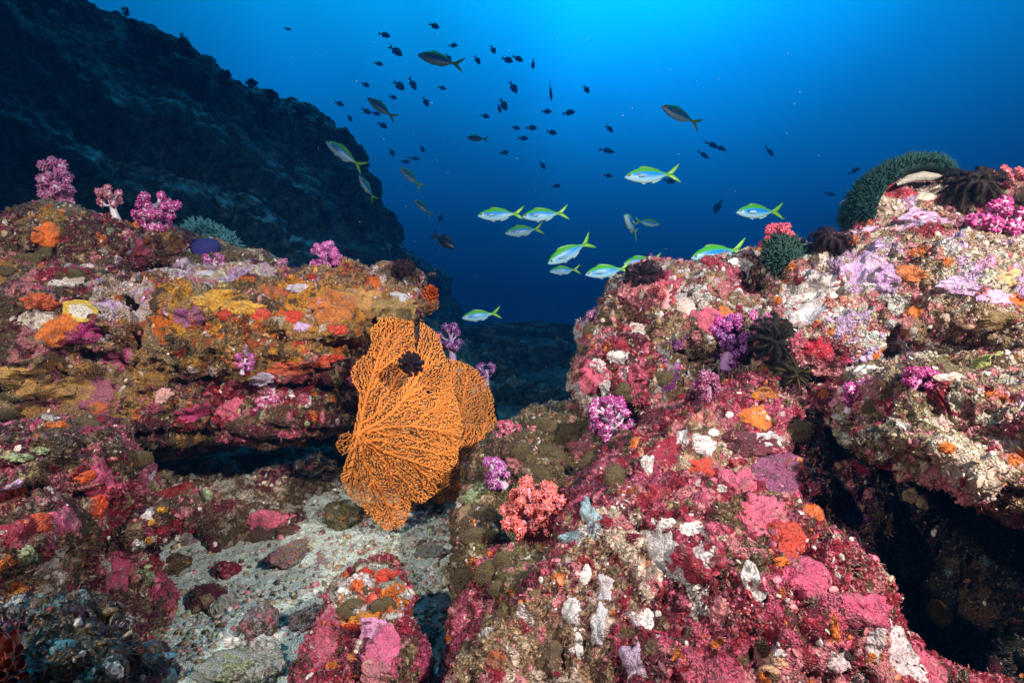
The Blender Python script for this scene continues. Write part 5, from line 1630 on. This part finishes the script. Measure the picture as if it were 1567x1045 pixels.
for k, (hx, hy, tx, ty, Y, turn, lab) in enumerate([
    (955, 273, 1043, 264, 2.1, 6, 'bright green-backed fusilier swimming level highest above the rose rock'),
    (1124, 327, 1203, 322, 2.2, 10, 'plump fusilier just above the rounded red soft coral'),
    (799, 333, 871, 324, 2.3, 5, 'right fusilier of the bright nose-to-tail pair over the blue gap'),
    (731, 331, 803, 327, 2.4, 4, 'left fusilier of the bright nose-to-tail pair over the blue gap'),
    (773, 358, 832, 349, 3.4, 8, 'dusky fusilier right beneath the bright nose-to-tail pair'),
    (838, 405, 908, 366, 2.1, 14, 'silvery fusilier diving head down with its tail raised high'),
    (841, 416, 889, 412, 3.0, 5, 'small deep blue fusilier just below the silvery diving one'),
    (895, 421, 968, 409, 2.0, 6, 'vivid yellow-backed fusilier touching the large black feather star'),
    (954, 404, 1014, 396, 2.3, 5, 'fusilier with its tail hidden behind the large black feather star'),
    (1056, 396, 1147, 378, 1.9, 6, 'large fusilier with its belly hidden behind the top of the rose rock'),
    (707, 487, 767, 478, 2.5, 4, 'lone fusilier low in the blue gap to the right of the shelf tip'),
    (500, 219, 556, 256, 3.2, 10, 'turquoise fusilier heading up left before the dark reef slope'),
    (612, 257, 646, 288, 4.6, 10, 'faint fusilier climbing left in open water right of the reef slope'),
    (551, 271, 572, 307, 4.4, 20, 'pale teal fusilier nosing upward against the reef slope edge'),
    (1010, 165, 1073, 192, 3.4, 12, 'fusilier tilted nose up in open water at the upper right'),
    (640, 86, 710, 99, 3.6, 5, 'long dark-backed fusilier among the small fish near the top'),
    (563, 152, 606, 181, 4.6, 10, 'dull olive fusilier above the tip of the reef slope'),
    (1010, 343, 970, 339, 3.9, -10, 'dim fusilier heading right beside the head-on one'),
    (634, 306, 661, 331, 5.8, 10, 'barely visible fusilier fading into the blue beside the reef slope'),
    (918, 458, 954, 453, 3.6, 5, 'dim greenish fusilier left of the tip of the rose rock'),
    (714, 211, 748, 214, 6.0, 0, 'ghostly pale fusilier in the middle of the small fish shoal'),
]):
    M, L = orient(hx, hy, tx, ty, Y, turn)
    place_fish('fusilier', FUS[(k * 5 + k // 3) % len(FUS)], M, lab, 'fish', GF)
# one fish coming straight on
a = Vector(P(956, 330, 2.6)); X = Vector((.42, .85, -.24)).normalized(); Z = (Vector((0.05, 0, 1)) - X * .0); Z = (Z - X * Z.dot(X)).normalized()
M = Matrix.Translation(a) @ Matrix((X, Z.cross(X), Z)).transposed().to_4x4() @ Matrix.Scale(.22, 4)
place_fish('fusilier', FUS[2], M, 'fusilier seen head-on swimming towards the viewer', 'fish', GF)

def dark_col(V, U, L):
    z = V[:, 2] / (np.maximum(U, L) + 1e-6)
    return np.array([[.14, .32, .50]]) * (1 - .3 * z[:, None])
CH_X = [0, .03, .08, .16, .28, .42, .55, .66, .74, .79]
CH_U = [.01, .06, .11, .165, .205, .205, .165, .10, .05, .04]
CH_L = [.01, .05, .09, .140, .180, .185, .150, .09, .05, .04]
CH_W = [.01, .03, .05, .075, .085, .080, .060, .035, .02, .014]
DK = (.12, .28, .42)
CH_F = [([(.74, .04), (.82, .08), (.92, .14), (1.0, .17), (.95, .08), (.88, .0), (.8, -.01)], .008, DK), ([(.74, -.04), (.82, -.08), (.92, -.14), (1.0, -.17), (.95, -.08), (.88, .0), (.8, .01)], .008, DK),
        ([(.2, .18), (.3, .25), (.45, .26), (.6, .22), (.68, .13), (.6, .12), (.4, .18)], .006, DK), ([(.42, -.16), (.52, -.24), (.62, -.2), (.67, -.11), (.56, -.12)], .006, DK), ([(.26, -.15), (.32, -.26), (.38, -.16)], .006, DK)]
CHR = [fish_mesh('reef_fish', CH_X, CH_U, CH_L, CH_W, dark_col, CH_F, M_FISH, b) for b in (.03, -.04, .01)]
SLIM = fish_mesh('reef_fish', CH_X, np.array(CH_U) * .55, np.array(CH_L) * .55, np.array(CH_W) * .8, dark_col, [([(a, b * .7) for a, b in f[0]], f[1], f[2]) for f in CH_F], M_FISH, .04)
# (px, py, length px, heading: degrees below level, facing right unless 180-ish, depth, slim, label)
GS = 'small dark fish shoaling in open water'
SMALL = [
    (588, 54, 17, 8, 5.5, 0, 'stubby dark fish at the upper left of the shoal, highest on that side'),
    (605, 78, 23, 36, 4.6, 0, 'bold dark fish diving right, left of the long dark-backed fusilier'),
    (579, 98, 14, 14, 6.0, 0, 'small dark fish under the bold diving one left of the long fusilier'),
    (664, 40, 17, 26, 5.8, 0, 'topmost dark fish of all, above the long dark-backed fusilier'),
    (693, 70, 14, 8, 6.2, 0, 'small dark fish just above the tail half of the long dark-backed fusilier'),
    (686, 88, 13, 50, 6.0, 0, 'small dark fish overlapping the back of the long dark-backed fusilier'),
    (730, 92, 15, 58, 6.0, 0, 'thin dark fish diving steeply right of the tail of the long dark-backed fusilier'),
    (754, 76, 15, 64, 6.0, 0, 'steeply diving dark fish above the close pair near the top'),
    (776, 92, 18, 26, 5.4, 0, 'left fish of the close level pair near the top'),
    (792, 90, 17, 22, 5.6, 0, 'right fish of the close level pair near the top'),
    (816, 98, 15, 92, 6.0, 0, 'stumpy dark fish pointing straight down right of the close pair near the top'),
    (559, 130, 14, 24, 6.0, 0, 'small dark fish farthest left in the second row'),
    (610, 131, 22, 40, 4.8, 0, 'large dark fish diving above the dull olive fusilier'),
    (631, 128, 20, 62, 5.2, 0, 'slender dark fish diving beside the large one above the olive fusilier'),
    (676, 135, 13, 12, 6.4, 0, 'faint small fish below the long dark-backed fusilier'),
    (785, 134, 20, 58, 5.2, 0, 'dark fish diving steeply above the overlapping pair in mid shoal'),
    (843, 140, 29, 88, 5.0, 1, 'thin stick-like fish hanging vertically in the bright water'),
    (897, 137, 15, 60, 5.8, 0, 'lone dark fish diving in the brightest water at the right of the shoal'),
    (519, 159, 15, 24, 6.0, 0, 'leftmost dark fish, close over the skyline of the reef slope'),
    (601, 149, 13, 22, 6.0, 0, 'small dark fish touching the tail side of the olive fusilier from above'),
    (651, 156, 17, 62, 5.6, 0, 'dark fish diving right of the olive fusilier'),
    (535, 181, 13, 56, 6.2, 0, 'tiny dark fish right above the reef slope skyline'),
    (560, 170, 16, 30, 5.8, 0, 'blurred dark fish right under the head of the olive fusilier'),
    (575, 174, 14, 15, 6.0, 0, 'pale blurred fish tucked under the belly of the olive fusilier'),
    (585, 192, 17, 30, 5.6, 0, 'dark fish straight below the olive fusilier'),
    (770, 160, 21, 62, 4.8, 0, 'larger fish of the overlapping pair in mid shoal'),
    (764, 166, 14, 76, 5.4, 0, 'smaller fish of the overlapping pair in mid shoal'),
    (742, 178, 14, 12, 6.0, 0, 'small dark fish left and below the overlapping pair'),
    (836, 171, 15, 6, 6.0, 0, 'left fish of the level two under the vertical stick-like fish'),
    (870, 173, 18, -5, 5.4, 0, 'right fish of the level two under the vertical stick-like fish'),
    (789, 196, 13, 6, 6.2, 0, 'left fish of the small trio in a slanting line'),
    (813, 196, 17, 0, 5.6, 0, 'middle fish of the small trio in a slanting line'),
    (844, 203, 16, 16, 5.6, 0, 'right fish of the small trio in a slanting line'),
    (800, 212, 15, 6, 5.8, 0, 'dark fish just under the slanting trio'),
    (771, 234, 14, 0, 6.2, 0, 'lone small fish below the slanting trio'),
    (932, 197, 15, 40, 5.8, 0, 'dark fish diving left of the nose-up fusilier at the upper right'),
    (928, 231, 24, 10, 5.4, 1, 'slim dark fish level above the highest bright fusilier'),
    (930, 269, 13, 12, 6.0, 0, 'small fish right before the nose of the highest bright fusilier'),
    (1024, 277, 17, 16, 5.6, 0, 'dark fish half behind the tail of the highest bright fusilier'),
    (1076, 237, 21, 30, 5.0, 1, 'slim dark fish under the pair on the right'),
    (1089, 222, 24, 22, 4.8, 1, 'back fish of the slim pair right of the nose-up fusilier'),
    (1102, 227, 20, 24, 5.0, 1, 'front fish of the slim pair right of the nose-up fusilier'),
    (1177, 232, 19, 56, 5.2, 1, 'slim curved fish farthest up on the right side'),
    (1099, 316, 21, 118, 4.6, 0, 'dark fish heading down left above the large half-hidden fusilier'),
    (1307, 262, 22, -28, 4.8, 1, 'dark fish rising right beside the green carpet anemone'),
    (1269, 297, 18, 14, 5.2, 1, 'small slim fish in the blue left of the carpet anemone'),
    (599, 233, 15, 60, 5.4, 0, 'stout dark fish diving near the edge of the reef slope'),
    (646, 228, 13, 58, 6.2, 0, 'tiny fish diving above the two level ones by the reef slope'),
    (620, 248, 14, 2, 6.0, 0, 'level dark fish over the faint climbing fusilier'),
    (634, 243, 17, 8, 5.8, 1, 'thin level fish beside the one over the faint climbing fusilier'),
    (675, 333, 14, 115, 6.0, 0, 'faint small fish above the large dark grouper-like fish'),
    (851, 285, 13, 0, 6.6, 0, 'faint level fish above the bright nose-to-tail pair'),
    (830, 253, 14, 55, 6.8, 0, 'very faint diving fish between the shoal and the nose-to-tail pair'),
    (440, 45, 12, 10, 7.5, 1, 'ghostly slim fish in the bright water above the reef slope'),
]
for k, (x, y, L, ang, Y, slim, lab) in enumerate(SMALL):
    a = math.radians(ang)
    dx, dy = math.cos(a) * L * .55, math.sin(a) * L * .55
    M, _ = orient(x + dx, y + dy, x - dx, y - dy, Y * 3.3, (7 * k) % 30 - 12)
    place_fish('reef_fish', SLIM if slim else CHR[k % 3], M, lab, 'fish', GS, eyes=False)
GROUPER = fish_mesh('grouper', CH_X, np.array(CH_U) * .85, np.array(CH_L) * .85, CH_W, lambda V, U, L: np.array([[.012, .022, .032]]) * (1 - .3 * (V[:, 2] / (np.maximum(U, L) + 1e-6))[:, None]),
                    [(a, b, (.012, .02, .03)) for a, b, _ in CH_F], M_FISH, .02)
M, _ = orient(696, 381, 661, 357, 4.2, 5)
place_fish('grouper', GROUPER, M, 'large dark stocky fish in the blue right of the shelf tip', 'fish', None, eyes=False)
# ------------------------------------------------------------------ loose pieces on the sand, boulders in the gully, drifting specks
def sand_at(x, y):
    return float(sand_h(np.array([[x, y, 0.0]]))[0])
def small_rock(name, seed, colour, cols, rough=.55, n=3):
    V, Q = uvsphere(56, 36)
    T = np.concatenate([Q[:, [0, 1, 2]], Q[Q[:, 2] != Q[:, 3]][:, [0, 2, 3]]])
    D = 1 + rough * fbm(V + seed * 3.1, 1.3, 5, seed, .6) + .16 * fbm(V + seed, 4, 4, seed + 5, .6, True) - .25 * (worley(V + seed, 2.1, seed + 3)[0] - .5)
    f1, f2, cid = worley(V + seed, 3.2, seed)
    c = np.where((cid_rand(cid, 1) < .6)[:, None], pick(cols, cid_rand(cid, 2)), np.array(PAL[colour] if isinstance(colour, str) else colour))
    c = c * (1 + .3 * fbm(V + seed, 4, 3, 8)[:, None])
    return V * D[:, None], T, np.clip(c, .01, .85)
def sand_hit(px, py):
    d = P(px, py, 1.0)
    lo, hi = .4, 2.3
    for _ in range(50):
        m = (lo + hi) / 2
        p = d * m
        if p[2] > sand_at(p[0], p[1]): lo = m
        else: hi = m
    return d * lo
GC = 'cobbles lying on the sand'
for k, (px, py, rx, ry, colour, pal, lab) in enumerate([
    (395, 975, 26, 30, (.24, .17, .17), dict(brown=1, rose=1, grey=2), 'grey-mauve cobble on the sand left of the small pink rock'),
    (445, 855, 40, 14, (.35, .22, .22), dict(rose=1, tan=2, grey=1), 'long flat mauve stone in the middle of the sand'),
    (310, 925, 30, 18, 'maroon', dict(maroon=2, brown=1, tan=1), 'dark maroon stone on the pale sand'),
    (345, 880, 18, 13, 'crimson', dict(crimson=2, rose=1, maroon=1), 'small crimson stone by the magenta pillar edge of the sand'),
    (265, 870, 18, 14, 'brown', dict(brown=2, ochre=1), 'round rusty brown cobble right of the magenta pillar'),
    (370, 1035, 62, 26, (.40, .44, .40), dict(silt=3, grey=1, sage=1), 'broad pale green-grey stone at the bottom edge'),
    (340, 930, 26, 12, (.55, .53, .46), dict(silt=3, cream=1), 'pale knobbly stone on the brightest sand'),
    (300, 715, 14, 11, (.5, .46, .42), dict(cream=1, silt=2, rose=1), 'pale round stone in the recess under the shelf'),
    (470, 955, 32, 16, (.3, .22, .22), dict(rose=1, brown=1, grey=2), 'mauve rubble slab beside the small pink rock'),
    (400, 1010, 22, 22, (.62, .62, .58), dict(white=2, silt=2), 'white chalky cobble near the bottom edge of the sand'),
    (640, 985, 22, 16, 'teal', dict(teal=2, grey=1), 'teal stone deep in the cleft right of the small pink rock'),
    (520, 800, 30, 20, (.20, .17, .08), dict(olive=2, ochre=1, silt=1), 'olive stone left of the lowest tip of the big sea fan'),
    (660, 850, 26, 10, (.26, .28, .24), dict(silt=2, grey=1), 'flat silty stone behind the small pink rock'),
]):
    p = sand_hit(px, py)
    u = p[1] / F
    V, T, c = small_rock('cobble', 20 + k, colour, pal)
    o = mesh_obj('cobble', V * np.array([rx, min(rx, ry * 1.4), ry]) * u, T, M_ROCK, None, c)
    o.location = Vector(p) + Vector((0, ry * u * .4, ry * u * .35))
    o.rotation_euler = (0, 0, k * 1.3)
    tag(o, lab, 'stone', GC)

# gravel and shell grit
def grit():
    rng = np.random.default_rng(77)
    n = 60000
    x = rng.uniform(-.95, .25, n); y = .55 + 1.3 * rng.random(n) ** 1.2
    cl = fbm(np.stack([x, y, 0 * x], 1), 9, 3, 67)
    k = rng.random(n) < np.clip(.75 + 1.4 * cl, .15, 1)
    x, y = x[k], y[k]
    n = len(x)
    z = sand_h(np.stack([x, y, 0 * x], 1))
    s = rng.uniform(0, 1, n) ** 6 * .0075 + .0008
    pal = np.array([PAL[q] for q in ('silt', 'white', 'cream', 'grey', 'silt', 'tan', 'tan', 'brown', 'silt', 'rose', 'sage', 'white')])
    c = pal[rng.integers(0, len(pal), n)] * rng.uniform(.6, 1.2, (n, 1))
    tv, tt = DOME_V, DOME_T
    a = rng.uniform(0, 6.28, n); asp = rng.uniform(.55, 1.6, n)
    X = s[:, None] * (tv[:, 0] * np.cos(a)[:, None] * asp[:, None] - tv[:, 1] * np.sin(a)[:, None])
    Y_ = s[:, None] * (tv[:, 0] * np.sin(a)[:, None] * asp[:, None] + tv[:, 1] * np.cos(a)[:, None])
    Z_ = s[:, None] * tv[:, 2] * rng.uniform(.35, 1.1, (n, 1))
    V = np.stack([x[:, None] + X, y[:, None] + Y_, z[:, None] + Z_], -1)
    V += rng.normal(0, 1, V.shape) * (s * .13)[:, None, None]
    T = (tt[None] + (np.arange(n) * len(tv))[:, None, None]).reshape(-1, 3)
    tag(mesh_obj('gravel', V.reshape(-1, 3), T, M_BITS, None, np.repeat(np.clip(c, .01, .8), len(tv), 0), False), kind='stuff')
grit()

# boulders far down in the gully, dim and blue
GB = 'boulders in the gully'
for k, (px, py, Y, rx, ry, lab) in enumerate([
    (712, 532, 0, 46, 24, 'boulder straight right of the reef shelf tip, pale on top'),
    (845, 560, 0, 50, 26, 'dim boulder low in the blue gap close to the rose rock'),
    (726, 585, 0, 56, 34, 'dark boulder behind the smaller sea fan'),
    (838, 622, 0, 54, 26, 'teal-topped boulder just behind the olive gap rock'),
    (785, 610, 0, 40, 22, 'small dark boulder beside the teal-topped one in the gap'),
    (875, 520, 0, 44, 18, 'faint long boulder left of the rose rock tip'),
    (800, 515, 0, 60, 18, 'faintest far boulder in the middle of the gap'),
    (775, 552, 0, 48, 24, 'middle boulder below the lone low fusilier'),
    (690, 545, 0, 40, 28, 'dark boulder right behind the top of the big sea fan'),
]):
    d_ = P(px, py, 1.0)
    Y = 2.6
    while Y < 11 and d_[2] * Y > float(gully_h(np.array([[d_[0] * Y, Y, 0.0]]))[0]):
        Y += .05
    c_ = d_ * Y
    u = Y / F
    V, Q = uvsphere(110, 70)
    T = np.concatenate([Q[:, [0, 1, 2]], Q[Q[:, 2] != Q[:, 3]][:, [0, 2, 3]]])
    D = 1 + .7 * fbm(V + k * 5, 1.5, 5, 30 + k, .6) - .35 * (worley(V + k, 2.3, k)[0] - .5) + .16 * fbm(V + k, 6, 4, 3, .6, True)
    V = V * D[:, None]
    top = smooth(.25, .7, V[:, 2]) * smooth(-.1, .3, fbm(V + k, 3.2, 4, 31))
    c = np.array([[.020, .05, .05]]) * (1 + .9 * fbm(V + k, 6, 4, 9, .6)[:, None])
    c = c * (1 - top[:, None]) + np.array([[.08, .17, .18]]) * top[:, None]  # patchy paler teal towards the top of each boulder
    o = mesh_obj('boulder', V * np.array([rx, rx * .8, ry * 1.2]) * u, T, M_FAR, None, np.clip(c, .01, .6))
    o.location = Vector(c_) - Vector((0, -rx * .3 * u, 0))
    tag(o, lab, 'boulder', GB)

# shrub-like growths on the skyline of the far reef slope
FARC = bpy.data.objects['reef_slope']
def far_growth(px, py, h, w, label, seed):
    rng = np.random.default_rng(seed)
    d = Vector(P(px, py + h * .3, 1.0)).normalized()
    ok, loc, nor, _ = FARC.ray_cast(Vector((0, 0, 0)), d)
    for k in range(1, 30):
        if ok: break
        d = Vector(P(px, py + h * .3 + 3 * k, 1.0)).normalized()
        ok, loc, nor, _ = FARC.ray_cast(Vector((0, 0, 0)), d)
    if not ok: return
    u = loc.y / F
    mb = MB()
    V, Q = tube(np.array([[0, 0, -.25 * h], [.05 * w, 0, .3 * h], [0, 0, .7 * h]]) * u, np.array([.10, .08, .05]) * w * u, 6, False)
    mb.add(V, np.concatenate([Q[:, [0, 1, 2]], Q[:, [0, 2, 3]]]), (.05, .06, .05))
    hv, ht = hemi_tris(6, 3)
    for i in range(90):
        D = rng.normal(0, 1, 3); D /= np.linalg.norm(D)
        p = np.array([0, 0, .6 * h]) + D * np.array([w * .5, w * .4, h * .45]) * rng.uniform(.4, 1)
        s = rng.uniform(.05, .11) * w
        mb.add((p + hv * s + rng.normal(0, .1 * s, hv.shape)) * u, ht, np.array([.05, .065, .055]) * rng.uniform(.6, 1.6))
    o = mb.build('coral_bush', M_FAR)
    o.location = loc
    tag(o, label, 'coral', 'coral bushes on the skyline of the far slope')
for k, (px, py, h, w, lab) in enumerate([
    (192, 20, 26, 20, 'coral bush highest up on the skyline of the far slope'),
    (205, 40, 22, 26, 'low coral bush just below the highest one on the far slope'),
    (278, 62, 26, 12, 'lollipop-shaped coral bush standing alone on the far skyline'),
    (265, 72, 18, 24, 'rounded coral bush left of the lollipop-shaped one'),
    (345, 118, 22, 30, 'broad coral bush on the far skyline shoulder'),
    (385, 128, 20, 30, 'coral bush halfway between the far skyline shoulder and the knoll'),
    (415, 150, 26, 34, 'coral bush crowning the dark knoll of the far slope'),
    (460, 178, 26, 26, 'hazy coral bush right of the dark knoll'),
    (490, 190, 22, 22, 'hazy coral bush close to the leftmost dark fish'),
    (528, 208, 30, 18, 'upright hazy coral bush at the end of the far skyline'),
]):
    far_growth(px, py, h * .62, w * .62, lab, 60 + k)

# plankton drifting in the water
def specks():
    rng = np.random.default_rng(9)
    V, T, n = [], [], 0
    tv, tt = uvsphere(6, 4)
    tt = np.concatenate([tt[:, [0, 1, 2]], tt[tt[:, 2] != tt[:, 3]][:, [0, 2, 3]]])
    for i in range(190):
        Y = rng.uniform(1.3, 3.2)
        p = P(rng.uniform(420, 1300), rng.uniform(20, 620), Y)
        s = rng.uniform(.0005, .0014)
        V.append(p + tv * s * rng.uniform(.7, 1.4, 3)); T.append(tt + n); n += len(tv)
    V = np.concatenate(V)
    tag(mesh_obj('plankton', V, np.concatenate(T), M_CORAL, None, np.full((len(V), 3), .5)), kind='stuff')
specks()
# ------------------------------------------------------------------ the water itself
def water_volume():
    me = bpy.data.meshes.new('haze')
    x0, x1, y0, y1, z0, z1 = -24, 24, -3.0, 30, -4.0, 9.0
    v = [(x, y, z) for x in (x0, x1) for y in (y0, y1) for z in (z0, z1)]
    f = [(0, 1, 3, 2), (4, 6, 7, 5), (0, 4, 5, 1), (2, 3, 7, 6), (0, 2, 6, 4), (1, 5, 7, 3)]
    me.from_pydata(v, [], f)
    o = bpy.data.objects.new('haze', me)
    C.objects.link(o)
    m = bpy.data.materials.new('sea_water')
    m.use_nodes = True
    t = m.node_tree
    t.nodes.clear()
    ou = nd(t, 'ShaderNodeOutputMaterial')
    pv = nd(t, 'ShaderNodeVolumePrincipled')
    pv.inputs['Color'].default_value = (0.03, 0.30, 0.72, 1)
    pv.inputs['Density'].default_value = 0.019
    pv.inputs['Anisotropy'].default_value = 0.2
    t.links.new(pv.outputs[0], ou.inputs['Volume'])
    me.materials.append(m)
    tag(o, kind='stuff')
water_volume()
